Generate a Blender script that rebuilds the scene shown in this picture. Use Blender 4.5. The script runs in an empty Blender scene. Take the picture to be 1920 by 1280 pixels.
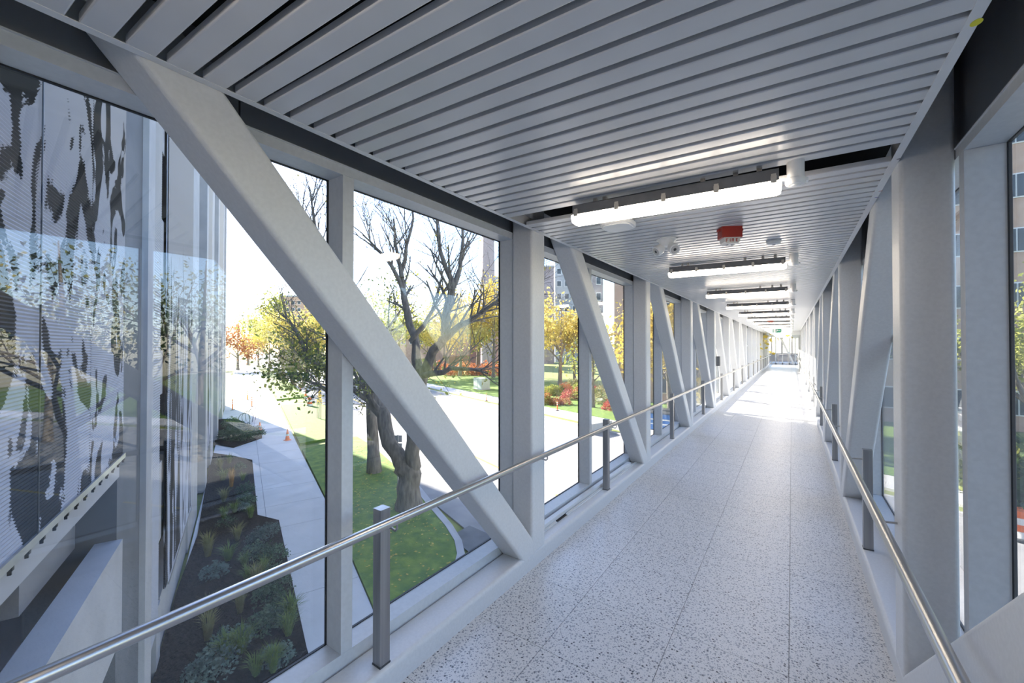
import bpy, math, random
from mathutils import Vector, Matrix
random.seed(7)
rad = math.radians
scene = bpy.context.scene
C = scene.collection

# ------------------------------------------------------------------ camera
TH = rad(34.53)            # the bridge axis (+Y) lies this far right of the view axis
PITCH = math.atan(8 / 763.0)
F = 763.0                  # focal length in pixels of the 1920 px wide frame
ZC = 6.6                   # camera height above the street (street = z 0)
cam_d = bpy.data.cameras.new('camera')
cam = bpy.data.objects.new('camera', cam_d); C.objects.link(cam)
cam_d.sensor_width = 36.0; cam_d.lens = F / 1920.0 * 36.0
cam_d.clip_start = 0.02; cam_d.clip_end = 2000
cam.location = (0, 0, ZC)
cam.rotation_euler = (math.pi / 2 + PITCH, 0, TH)
scene.camera = cam

# ------------------------------------------------------------------ light
SUN_EL = rad(25.0)
SUN_FROM = Vector((-0.990, 0.141, 0)) * math.cos(SUN_EL) + Vector((0, 0, math.sin(SUN_EL)))
world = bpy.data.worlds.new('world'); scene.world = world; world.use_nodes = True
wn = world.node_tree.nodes; wl = world.node_tree.links
sky = wn.new('ShaderNodeTexSky'); sky.sky_type = 'NISHITA'; sky.sun_disc = False
sky.sun_elevation = SUN_EL; sky.sun_rotation = math.atan2(SUN_FROM.x, SUN_FROM.y)
sky.air_density = 1.0; sky.dust_density = 0.4; sky.ozone_density = 1.5
bg = wn['Background']; bg.inputs['Strength'].default_value = 0.42
wb = wn.new('ShaderNodeMix'); wb.data_type = 'RGBA'; wb.blend_type = 'MULTIPLY'; wb.inputs[0].default_value = 1.0
wb.inputs[7].default_value = (0.97, 0.985, 1.09, 1)      # white balance of the whole sky
wl.new(sky.outputs[0], wb.inputs[6]); wl.new(wb.outputs[2], bg.inputs[0])
sd = bpy.data.lights.new('sun', 'SUN'); sd.energy = 19.0; sd.angle = rad(0.6); sd.color = (1.0, 0.93, 0.82)
sun = bpy.data.objects.new('sun', sd); C.objects.link(sun)
sun.rotation_euler = SUN_FROM.to_track_quat('Z', 'Y').to_euler()
vs = scene.view_settings
vs.view_transform = 'Standard'; vs.look = 'None'; vs.gamma = 1.0; vs.use_curve_mapping = False
vs.exposure = 0.45

# ------------------------------------------------------------------ pixel -> world
Fw = Vector((-math.sin(TH) * math.cos(PITCH), math.cos(TH) * math.cos(PITCH), math.sin(PITCH)))
Rt = Vector((math.cos(TH), math.sin(TH), 0))
Up = Rt.cross(Fw)
CAM = Vector((0, 0, ZC))
def ray(u, v): return Fw + Rt * ((u - 960) / F) + Up * ((640 - v) / F)
def P(u, v, d): return CAM + ray(u, v) * d
def G(u, v, z=0.0):
    r = ray(u, v); return CAM + r * ((z - ZC) / r.z)
# street coordinates: s along the street (away, to the left), n across it
AD = rad(34.53 + 33.76)
Ds = Vector((-math.sin(AD), math.cos(AD), 0)); Dn = Vector((math.cos(AD), math.sin(AD), 0))
def S(s, n, z=0.0): return Ds * s + Dn * n + Vector((0, 0, z))
def toS(p): return (p.x * Ds.x + p.y * Ds.y, p.x * Dn.x + p.y * Dn.y)

# ------------------------------------------------------------------ mesh helpers
class MB:
    def __init__(s): s.v = []; s.f = []
    def add(s, vs, fs):
        o = len(s.v); s.v += [tuple(p) for p in vs]; s.f += [tuple(i + o for i in f) for f in fs]
    def box(s, x0, x1, y0, y1, z0, z1):
        s.add([(x0,y0,z0),(x1,y0,z0),(x1,y1,z0),(x0,y1,z0),(x0,y0,z1),(x1,y0,z1),(x1,y1,z1),(x0,y1,z1)],
              [(0,3,2,1),(4,5,6,7),(0,1,5,4),(1,2,6,5),(2,3,7,6),(3,0,4,7)])
    def obox(s, o, a, b, c):      # box from corner o with edge vectors a, b, c
        o = Vector(o); a = Vector(a); b = Vector(b); c = Vector(c)
        if a.cross(b).dot(c) < 0: a, b = b, a
        s.add([o,o+a,o+a+b,o+b,o+c,o+a+c,o+a+b+c,o+b+c],
              [(0,3,2,1),(4,5,6,7),(0,1,5,4),(1,2,6,5),(2,3,7,6),(3,0,4,7)])
    def sbox(s, s0, s1, n0, n1, z0, z1):
        s.obox(S(s0, n0, z0), Ds * (s1 - s0), Dn * (n1 - n0), (0, 0, z1 - z0))
    def prism(s, prof, p0, p1, X, B, cap=True):
        n = len(prof); p0 = Vector(p0); p1 = Vector(p1); X = Vector(X); B = Vector(B)
        vs = [p0 + X*a + B*b for a, b in prof] + [p1 + X*a + B*b for a, b in prof]
        fs = [(i, (i+1) % n, n + (i+1) % n, n + i) for i in range(n)]
        if cap: fs += [tuple(range(n-1, -1, -1)), tuple(range(n, 2*n))]
        s.add(vs, fs)
    def tube(s, pts, rr, k=8, cap=True):
        pts = [Vector(p) for p in pts]
        if not hasattr(rr, '__len__'): rr = [rr] * len(pts)
        o = len(s.v); N = len(pts); px = None
        for i, p in enumerate(pts):
            t = (pts[min(i+1, N-1)] - pts[max(i-1, 0)])
            if t.length < 1e-9: t = Vector((0,0,1))
            t.normalize()
            if px is None:
                px = t.orthogonal().normalized()
            else:
                px = px - t * px.dot(t)
                px = px.normalized() if px.length > 1e-6 else t.orthogonal().normalized()
            py = t.cross(px)
            for j in range(k):
                a = 2 * math.pi * j / k
                s.v.append(tuple(p + (px * math.cos(a) + py * math.sin(a)) * rr[i]))
        for i in range(N - 1):
            for j in range(k):
                a = o + i*k + j; b = o + i*k + (j+1) % k
                s.f.append((a, b, b + k, a + k))
        if cap:
            s.f.append(tuple(o + j for j in range(k-1, -1, -1)))
            s.f.append(tuple(o + (N-1)*k + j for j in range(k)))
    def lathe(s, prof, c, k=20, axis='Z'):    # prof: (radius, height) bottom to top
        o = len(s.v); N = len(prof)
        for r, h in prof:
            for j in range(k):
                a = 2*math.pi*j/k
                s.v.append((c[0] + r*math.cos(a), c[1] + r*math.sin(a), c[2] + h))
        for i in range(N-1):
            for j in range(k):
                a = o+i*k+j; b = o+i*k+(j+1) % k
                s.f.append((a, b, b+k, a+k))
        s.f.append(tuple(o+j for j in range(k-1, -1, -1))); s.f.append(tuple(o+(N-1)*k+j for j in range(k)))
    def poly(s, pts, z0, z1):
        n = len(pts)
        A = sum(pts[i][0]*pts[(i+1) % n][1] - pts[(i+1) % n][0]*pts[i][1] for i in range(n))
        if A < 0: pts = pts[::-1]
        vs = [(p[0], p[1], z0) for p in pts] + [(p[0], p[1], z1) for p in pts]
        s.add(vs, [tuple(range(n-1, -1, -1)), tuple(range(n, 2*n))] + [(i, (i+1) % n, n+(i+1) % n, n+i) for i in range(n)])
    def mesh(s, name, smooth=False, angle=40):
        me = bpy.data.meshes.new(name); me.from_pydata(s.v, [], s.f)
        if smooth:
            me.polygons.foreach_set('use_smooth', [True] * len(me.polygons))
            me.set_sharp_from_angle(angle=rad(angle))
        me.update(); return me

def rrect(w, h, r=0.02, k=7):      # rounded rectangle, centred
    out = []
    for cx, cy, a0 in ((w/2-r, h/2-r, 0), (-w/2+r, h/2-r, 90), (-w/2+r, -h/2+r, 180), (w/2-r, -h/2+r, 270)):
        for i in range(k+1):
            a = rad(a0 + 90*i/k); out.append((cx + r*math.cos(a), cy + r*math.sin(a)))
    return out

def tag(o, label=None, cat=None, group=None, kind=None):
    if label: o['label'] = label
    if cat: o['category'] = cat
    if group: o['group'] = group
    if kind: o['kind'] = kind
    return o
def obj(name, mb, mat, parent=None, smooth=False, loc=None, angle=40):
    me = mb.mesh(name, smooth, angle) if isinstance(mb, MB) else mb
    if mat is not None and not me.materials: me.materials.append(mat)
    o = bpy.data.objects.new(name, me); C.objects.link(o)
    if parent: o.parent = parent
    if loc is not None: o.location = loc
    return o
def empty(name, loc=(0, 0, 0), label=None, cat=None, group=None, kind=None, parent=None):
    o = bpy.data.objects.new(name, None); C.objects.link(o); o.location = loc
    o.empty_display_size = 0.1
    if parent: o.parent = parent
    return tag(o, label, cat, group, kind)
def copy_tree(o, parent=None):
    c = o.copy(); C.objects.link(c); c.parent = parent
    for ch in list(o.children): copy_tree(ch, c)
    return c

# ------------------------------------------------------------------ materials
M = {}
def mat(name, col, rough=0.5, metal=0.0, spec=0.5):
    m = bpy.data.materials.new(name); m.use_nodes = True
    b = m.node_tree.nodes['Principled BSDF']
    b.inputs['Base Color'].default_value = (*col, 1); b.inputs['Roughness'].default_value = rough
    b.inputs['Metallic'].default_value = metal; b.inputs['Specular IOR Level'].default_value = spec
    M[name] = m; return m
def nd(m, t, **kw):
    n = m.node_tree.nodes.new(t)
    for k, v in kw.items(): setattr(n, k, v)
    return n
def lk(m, a, b): m.node_tree.links.new(a, b)
def bsdf(m): return m.node_tree.nodes['Principled BSDF']
def noisy(name, c1, c2, scale=5, rough=0.6, detail=6, bump=0.0, lo=0.35, hi=0.65, stretch=(1,1,1), metal=0.0, spec=0.5, c3=None, bdist=0.02):
    m = mat(name, c1, rough, metal, spec)
    tc = nd(m, 'ShaderNodeTexCoord'); mp = nd(m, 'ShaderNodeMapping'); mp.inputs['Scale'].default_value = stretch
    nz = nd(m, 'ShaderNodeTexNoise'); nz.inputs['Scale'].default_value = scale; nz.inputs['Detail'].default_value = detail
    cr = nd(m, 'ShaderNodeValToRGB'); e = cr.color_ramp.elements
    e[0].position = lo; e[0].color = (*c1, 1); e[1].position = hi; e[1].color = (*c2, 1)
    if c3: 
        x = e.new((lo+hi)/2); x.color = (*c3, 1)
    lk(m, tc.outputs['Object'], mp.inputs[0]); lk(m, mp.outputs[0], nz.inputs['Vector'])
    lk(m, nz.outputs['Fac'], cr.inputs[0]); lk(m, cr.outputs[0], bsdf(m).inputs['Base Color'])
    if bump:
        bp = nd(m, 'ShaderNodeBump'); bp.inputs['Strength'].default_value = bump; bp.inputs['Distance'].default_value = bdist
        lk(m, nz.outputs['Fac'], bp.inputs['Height']); lk(m, bp.outputs[0], bsdf(m).inputs['Normal'])
    return m

noisy('steel_paint', (0.62, 0.62, 0.62), (0.66, 0.66, 0.66), 60, 0.40, 3, 0.03)
noisy('frame_paint', (0.56, 0.575, 0.59), (0.60, 0.615, 0.63), 40, 0.4, 3)
noisy('slat_paint', (0.60, 0.60, 0.605), (0.64, 0.64, 0.645), 3, 0.27, 2)
noisy('trim_paint', (0.66, 0.665, 0.67), (0.70, 0.70, 0.70), 8, 0.4, 2)
noisy('spandrel', (0.22, 0.222, 0.228), (0.25, 0.252, 0.258), 4, 0.5)
mat('plenum', (0.012, 0.012, 0.013), 0.9)
mat('black_gasket', (0.012, 0.013, 0.015), 0.5)
mat('grout', (0.30, 0.30, 0.31), 0.8)
noisy('stainless', (0.46, 0.45, 0.44), (0.56, 0.55, 0.54), 30, 0.28, 4, stretch=(1, 0.02, 1), metal=1.0)
noisy('post_steel', (0.34, 0.335, 0.33), (0.42, 0.415, 0.41), 40, 0.38, 4, stretch=(1, 1, 0.03), metal=1.0)
noisy('plastic_white', (0.80, 0.80, 0.79), (0.84, 0.84, 0.83), 10, 0.4)
noisy('fixture_grey', (0.14, 0.14, 0.145), (0.17, 0.17, 0.175), 20, 0.5)
noisy('clip_steel', (0.5, 0.47, 0.42), (0.6, 0.57, 0.52), 30, 0.3, metal=0.9)
noisy('fire_red', (0.30, 0.022, 0.012), (0.34, 0.028, 0.016), 10, 0.4)
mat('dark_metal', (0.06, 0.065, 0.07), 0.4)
m = mat('lens_clear', (0.85, 0.83, 0.80), 0.15); bsdf(m).inputs['Transmission Weight'].default_value = 0.35
m = mat('diffuser', (1, 1, 1), 0.5)
bsdf(m).inputs['Emission Color'].default_value = (1.0, 0.87, 0.72, 1); bsdf(m).inputs['Emission Strength'].default_value = 12.0

def glass_mat(name, tint, f0):
    m = bpy.data.materials.new(name); m.use_nodes = True; M[name] = m
    nt = m.node_tree; nt.nodes.remove(bsdf(m)); out = nt.nodes['Material Output']
    g = nd(m, 'ShaderNodeNewGeometry'); dt = nd(m, 'ShaderNodeVectorMath', operation='DOT_PRODUCT')
    lk(m, g.outputs['Incoming'], dt.inputs[0]); lk(m, g.outputs['Normal'], dt.inputs[1])
    ab = nd(m, 'ShaderNodeMath', operation='ABSOLUTE'); lk(m, dt.outputs['Value'], ab.inputs[0])
    om = nd(m, 'ShaderNodeMath', operation='SUBTRACT'); om.inputs[0].default_value = 1; lk(m, ab.outputs[0], om.inputs[1])
    pw = nd(m, 'ShaderNodeMath', operation='POWER'); lk(m, om.outputs[0], pw.inputs[0]); pw.inputs[1].default_value = 5
    ma = nd(m, 'ShaderNodeMath', operation='MULTIPLY_ADD'); lk(m, pw.outputs[0], ma.inputs[0]); ma.inputs[1].default_value = 1 - f0; ma.inputs[2].default_value = f0
    tr = nd(m, 'ShaderNodeBsdfTransparent'); tr.inputs[0].default_value = (*tint, 1)
    gl = nd(m, 'ShaderNodeBsdfGlossy'); gl.inputs['Roughness'].default_value = 0.0; gl.inputs[0].default_value = (0.95, 0.98, 1, 1)
    mx = nd(m, 'ShaderNodeMixShader'); lk(m, ma.outputs[0], mx.inputs[0]); lk(m, tr.outputs[0], mx.inputs[1]); lk(m, gl.outputs[0], mx.inputs[2])
    lk(m, mx.outputs[0], out.inputs['Surface'])
glass_mat('glass', (0.985, 0.985, 0.985), 0.05)

# terrazzo: pale ground with grey chips of two sizes
m = mat('terrazzo', (0.7, 0.7, 0.7), 0.34)
tc = nd(m, 'ShaderNodeTexCoord'); geo = nd(m, 'ShaderNodeNewGeometry')
def chips(scale, thr_lo, thr_hi, keep):
    v = nd(m, 'ShaderNodeTexVoronoi'); v.inputs['Scale'].default_value = scale; v.inputs['Randomness'].default_value = 1.0
    lk(m, geo.outputs['Position'], v.inputs['Vector'])
    nz = nd(m, 'ShaderNodeTexNoise'); nz.inputs['Scale'].default_value = scale * 1.7; nz.inputs['Detail'].default_value = 1
    lk(m, geo.outputs['Position'], nz.inputs['Vector'])
    mr = nd(m, 'ShaderNodeMath', operation='MULTIPLY_ADD'); lk(m, nz.outputs['Fac'], mr.inputs[0]); mr.inputs[1].default_value = 0.35; lk(m, v.outputs['Distance'], mr.inputs[2])
    sm = nd(m, 'ShaderNodeMapRange'); lk(m, mr.outputs[0], sm.inputs[0]); sm.inputs[1].default_value = thr_lo; sm.inputs[2].default_value = thr_hi; sm.inputs[3].default_value = 1; sm.inputs[4].default_value = 0
    sx = nd(m, 'ShaderNodeSeparateColor'); lk(m, v.outputs['Color'], sx.inputs[0])
    gt = nd(m, 'ShaderNodeMath', operation='GREATER_THAN'); lk(m, sx.outputs[0], gt.inputs[0]); gt.inputs[1].default_value = keep
    mu = nd(m, 'ShaderNodeMath', operation='MULTIPLY'); lk(m, sm.outputs[0], mu.inputs[0]); lk(m, gt.outputs[0], mu.inputs[1])
    cr = nd(m, 'ShaderNodeValToRGB'); e = cr.color_ramp.elements
    e[0].position = 0.0; e[0].color = (0.33, 0.35, 0.39, 1); e[1].position = 1.0; e[1].color = (0.18, 0.19, 0.22, 1)
    x = e.new(0.8); x.color = (0.36, 0.375, 0.41, 1); x = e.new(0.9); x.color = (0.07, 0.075, 0.09, 1)
    lk(m, sx.outputs[1], cr.inputs[0])
    return mu, cr
base = (0.72, 0.715, 0.715, 1)
mu1, cr1 = chips(58, 0.50, 0.56, 0.18); mu2, cr2 = chips(120, 0.44, 0.50, 0.25)
mxa = nd(m, 'ShaderNodeMix', data_type='RGBA'); mxa.inputs[6].default_value = base
lk(m, mu2.outputs[0], mxa.inputs[0]); lk(m, cr2.outputs[0], mxa.inputs[7])
mxb = nd(m, 'ShaderNodeMix', data_type='RGBA'); lk(m, mu1.outputs[0], mxb.inputs[0]); lk(m, mxa.outputs[2], mxb.inputs[6]); lk(m, cr1.outputs[0], mxb.inputs[7])
lk(m, mxb.outputs[2], bsdf(m).inputs['Base Color'])

noisy('concrete_light', (0.42, 0.42, 0.43), (0.49, 0.49, 0.50), 1.5, 0.8, 8)
noisy('concrete_grey', (0.24, 0.25, 0.265), (0.30, 0.31, 0.325), 1.2, 0.8, 8)
noisy('paving', (0.62, 0.615, 0.60), (0.70, 0.69, 0.675), 1.0, 0.85, 8, lo=0.3, hi=0.7)
noisy('asphalt', (0.27, 0.27, 0.275), (0.36, 0.355, 0.35), 0.8, 0.9, 10)
noisy('asphalt_patch', (0.14, 0.145, 0.15), (0.18, 0.185, 0.19), 2, 0.9, 8)
noisy('grass', (0.085, 0.17, 0.02), (0.19, 0.28, 0.035), 3.0, 0.9, 10, 0.6, c3=(0.13, 0.22, 0.025), bdist=0.05)
noisy('grass_far', (0.16, 0.21, 0.05), (0.28, 0.30, 0.08), 1.0, 0.9, 10)
noisy('mulch', (0.008, 0.007, 0.006), (0.036, 0.029, 0.023), 14, 1.0, 10, 1.0, bdist=0.04, spec=0.1)
noisy('bark', (0.13, 0.11, 0.09), (0.27, 0.235, 0.19), 9, 0.9, 8, 0.8, stretch=(1, 1, 0.22), bdist=0.03)
noisy('bark_pale', (0.22, 0.19, 0.16), (0.36, 0.32, 0.27), 9, 0.9, 8, 0.6, stretch=(1, 1, 0.22))
noisy('brick_peach', (0.50, 0.33, 0.24), (0.58, 0.40, 0.30), 1.5, 0.85, 8)
noisy('brick_brown_hazy', (0.30, 0.25, 0.26), (0.36, 0.31, 0.32), 1.0, 0.85, 8)  # brick lightened: distance haze put into the colour
noisy('brick_purple_hazy', (0.32, 0.27, 0.29), (0.40, 0.35, 0.37), 2.0, 0.85, 8, stretch=(1, 1, 3))  # chimney brick paled, haze mixed into its colour
noisy('brick_red', (0.30, 0.14, 0.10), (0.36, 0.18, 0.13), 1.0, 0.85, 8)
noisy('building_grey', (0.40, 0.41, 0.43), (0.47, 0.48, 0.50), 0.6, 0.8, 6)
noisy('window_dark', (0.03, 0.04, 0.05), (0.06, 0.075, 0.09), 0.8, 0.15)
noisy('orange', (0.85, 0.16, 0.03), (0.90, 0.20, 0.04), 6, 0.5)
noisy('white_band', (0.8, 0.8, 0.78), (0.85, 0.85, 0.83), 8, 0.4)
noisy('transformer_green', (0.45, 0.52, 0.44), (0.50, 0.57, 0.48), 3, 0.5)
noisy('bin_blue', (0.04, 0.16, 0.46), (0.05, 0.20, 0.55), 3, 0.4)
noisy('galvanised', (0.45, 0.46, 0.47), (0.55, 0.56, 0.57), 6, 0.35, metal=0.8)
noisy('yellow_line', (0.75, 0.50, 0.08), (0.80, 0.55, 0.12), 6, 0.8)
noisy('white_line', (0.70, 0.70, 0.68), (0.78, 0.78, 0.76), 6, 0.8)
mat('sticker_yellow', (0.72, 0.66, 0.02), 0.5); mat('sticker_dark', (0.03, 0.03, 0.06), 0.5); mat('sticker_red', (0.5, 0.12, 0.05), 0.5); mat('sticker_blue', (0.08, 0.09, 0.32), 0.5)
mat('sign_green', (0.02, 0.30, 0.16), 0.4)
def leaf(name, c1, c2, scale=1.2):
    m = noisy(name, c1, c2, scale, 0.7, 3)
    b = bsdf(m); nt = m.node_tree
    tl = nd(m, 'ShaderNodeBsdfTranslucent'); mx = nd(m, 'ShaderNodeMixShader'); mx.inputs[0].default_value = 0.35
    src = b.inputs['Base Color'].links[0].from_socket; lk(m, src, tl.inputs[0])
    lk(m, b.outputs[0], mx.inputs[1]); lk(m, tl.outputs[0], mx.inputs[2]); lk(m, mx.outputs[0], nt.nodes['Material Output'].inputs['Surface'])
leaf('leaf_yellow', (0.50, 0.42, 0.09), (0.64, 0.56, 0.18))
leaf('leaf_gold', (0.58, 0.42, 0.06), (0.70, 0.58, 0.14))
leaf('leaf_lime', (0.24, 0.28, 0.05), (0.42, 0.42, 0.10))
leaf('leaf_rust', (0.36, 0.12, 0.05), (0.52, 0.24, 0.10))
leaf('leaf_red', (0.40, 0.06, 0.06), (0.55, 0.14, 0.10))
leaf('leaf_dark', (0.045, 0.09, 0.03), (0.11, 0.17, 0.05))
leaf('leaf_shrub', (0.055, 0.11, 0.06), (0.13, 0.20, 0.11), 6)
leaf('leaf_bluegreen', (0.10, 0.16, 0.13), (0.20, 0.27, 0.22), 6)
leaf('blade_straw', (0.25, 0.25, 0.10), (0.38, 0.36, 0.16), 6)
leaf('blade_green', (0.12, 0.20, 0.04), (0.24, 0.32, 0.08), 6)
leaf('blade_orange', (0.50, 0.26, 0.05), (0.62, 0.38, 0.10), 6)

# printed metal screen of the garage: pale sheet with dark leafy drips printed on it
def screen_mat(name, sx, sz, thr, seed, zcut=None):
    m = mat(name, (0.5, 0.5, 0.5), 0.7, 0.0, 0.15)
    tc = nd(m, 'ShaderNodeTexCoord'); mp = nd(m, 'ShaderNodeMapping'); mp.inputs['Scale'].default_value = (sx, sx, sz)
    mp.inputs['Location'].default_value = (seed, seed * 0.7, seed * 1.3)
    lk(m, tc.outputs['Object'], mp.inputs[0])
    n1 = nd(m, 'ShaderNodeTexNoise'); n1.inputs['Scale'].default_value = 1.0; n1.inputs['Detail'].default_value = 5; n1.inputs['Roughness'].default_value = 0.52; n1.inputs['Distortion'].default_value = 1.1
    lk(m, mp.outputs[0], n1.inputs['Vector'])
    st = nd(m, 'ShaderNodeMapRange'); st.inputs[1].default_value = thr; st.inputs[2].default_value = thr + 0.012
    src = n1.outputs['Fac']
    if zcut is not None:
        sp = nd(m, 'ShaderNodeSeparateXYZ'); lk(m, tc.outputs['Object'], sp.inputs[0])
        mr = nd(m, 'ShaderNodeMapRange'); mr.inputs[1].default_value = zcut; mr.inputs[2].default_value = zcut + 4; mr.inputs[3].default_value = 0.0; mr.inputs[4].default_value = 0.35
        lk(m, sp.outputs['Z'], mr.inputs[0]); sb = nd(m, 'ShaderNodeMath', operation='SUBTRACT'); lk(m, src, sb.inputs[0]); lk(m, mr.outputs[0], sb.inputs[1]); src = sb.outputs[0]
    lk(m, src, st.inputs[0])
    mx = nd(m, 'ShaderNodeMix', data_type='RGBA'); mx.inputs[6].default_value = (0.44, 0.45, 0.50, 1); mx.inputs[7].default_value = (0.012, 0.014, 0.018, 1)
    lk(m, st.outputs[0], mx.inputs[0]); lk(m, mx.outputs[2], bsdf(m).inputs['Base Color'])
screen_mat('screen_print', 1.9, 0.95, 0.515, 3.0)
screen_mat('screen_print_far', 2.2, 0.30, 0.50, 9.0, 7.0)
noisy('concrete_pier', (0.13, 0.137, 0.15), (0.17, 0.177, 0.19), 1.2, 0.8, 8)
noisy('mesh_plain', (0.36, 0.37, 0.41), (0.40, 0.41, 0.45), 2, 0.6)

# ================================================================== THE BRIDGE
XL, XR = -1.719, 0.449          # inner faces of the two trusses
WB = 0.20                       # member width
FL = ZC - 1.78                  # floor level
CT = ZC - 1.652                 # top of the bottom chords
CE = ZC + 0.932                 # ceiling level
GL, GR = -2.05, 0.78            # glass planes
SILL = ZC - 1.589; HEAD = ZC + 0.890
Y0, YE = -2.2, 46.5
PB = 3.12; C0 = 2.89            # bay, first column
def mirror(side): return (XL, -1, GL) if side == 'left' else (XR, 1, GR)

# ---- floor: grout bed with tiles
mb = MB(); mb.box(XL, XR, Y0, YE, FL - 0.12, FL - 0.004)
floor = obj('floor', mb, M['grout']); tag(floor, 'pale terrazzo tile floor of the bridge', kind='structure')
SKF = math.tan(rad(-1.5)); xe = [XL, -1.227, -0.621, -0.025, XR]; TP = 0.605; J = 0.0016
tmesh = []
for i in range(4):
    a, b = xe[i] + (J if i else 0), xe[i+1] - (J if i < 3 else 0)
    t = MB(); n = [(a, J + (a+0.025)*SKF), (b, J + (b+0.025)*SKF), (b, TP - J + (b+0.025)*SKF), (a, TP - J + (a+0.025)*SKF)]
    t.poly(n, -0.0035, 0.0); tmesh.append(t)
tm = [t.mesh('tile') for t in tmesh]
for t in tm: t.materials.append(M['terrazzo'])
rows = [2.663 + k * TP for k in range(-7, 72)]
cnt = 0; rest = MB()
for y in rows:
    for i in range(4):
        if cnt < 300:
            o = obj('tile', tm[i], None, floor, loc=(0, y, FL)); cnt += 1
        elif y < YE - 0.6:
            rest.add([(v[0], v[1] + y, v[2] + FL) for v in tmesh[i].v], tmesh[i].f)
o = obj('tile_field', rest, M['terrazzo'], floor); o['kind'] = 'stuff'

# ---- ceiling: black panel added to block light, metal slats below
mb = MB(); mb.box(XL - 0.02, XR + 0.02, Y0, YE, CE + 0.20, CE + 0.24)
ceiling = obj('ceiling', mb, M['plenum']); tag(ceiling, 'linear metal slat ceiling with dark joints', kind='structure')
SKC = math.tan(rad(3.4)); SP = 0.1
xa, xb = XL + 0.03, XR - 0.028
prof = [(-0.0368, 0.028), (-0.0368, 0.004), (-0.0345, 0.001), (-0.032, 0.0), (0.032, 0.0), (0.0345, 0.001), (0.0368, 0.004), (0.0368, 0.028)]
sl = MB(); vs_ = []; n = len(prof)
sl.prism([(p[0], p[1]) for p in prof], (xa, (xa + 0.63) * SKC, 0), (xb, (xb + 0.63) * SKC, 0), (0, 1, 0), (0, 0, 1))
sm_ = sl.mesh('slat'); sm_.materials.append(M['slat_paint'])
rest = MB(); cnt = 0
FIX1 = 2.60                    # missing slats above the first light
k = -16
while True:
    y = k * SP + 0.05; k += 1
    if y > YE - 0.15: break
    if abs(y - FIX1) < 0.098: continue
    if cnt < 300:
        obj('slat', sm_, None, ceiling, loc=(0, y, CE)); cnt += 1
    else:
        rest.add([(v[0], v[1] + y, v[2] + CE) for v in sl.v], sl.f)
o = obj('slat_field', rest, M['slat_paint'], ceiling); o['kind'] = 'stuff'
mb = MB()
for i in range(16):            # carriers above the slats
    y = -1.4 + i * 3.0; mb.box(XL + 0.05, XR - 0.05, y, y + 0.03, CE + 0.05, CE + 0.08)
obj('carrier_rail', mb, M['dark_metal'], ceiling)
for i, (x, s) in enumerate(((XL, 1), (XR, -1))):
    mb = MB(); L = 0.032
    pr = [(0, 0), (L * s, 0), (L * s, 0.003), (0.003 * s, 0.003), (0.003 * s, 0.09), (0, 0.09)]
    if s < 0: pr = pr[::-1]
    mb.prism(pr, (x, Y0, CE - 0.002), (x, YE, CE - 0.002), (1, 0, 0), (0, 0, 1))
    o = obj('trim_%d' % (i + 1), mb, M['trim_paint']); tag(o, 'white metal edge angle along the %s side of the slat ceiling' % ('left', 'right')[i], kind='structure')
# roof
mb = MB(); mb.box(GL - 0.12, GR + 0.12, Y0, YE, ZC + 1.75, ZC + 1.95)
tag(obj('roof', mb, M['spandrel']), 'flat roof deck over the bridge', kind='structure')
mb = MB(); mb.box(GL - 0.1, GR + 0.1, Y0, YE, FL - 0.55, FL - 0.22)
tag(obj('deck', mb, M['concrete_grey']), 'concrete deck under the bridge floor', kind='structure')

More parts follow.
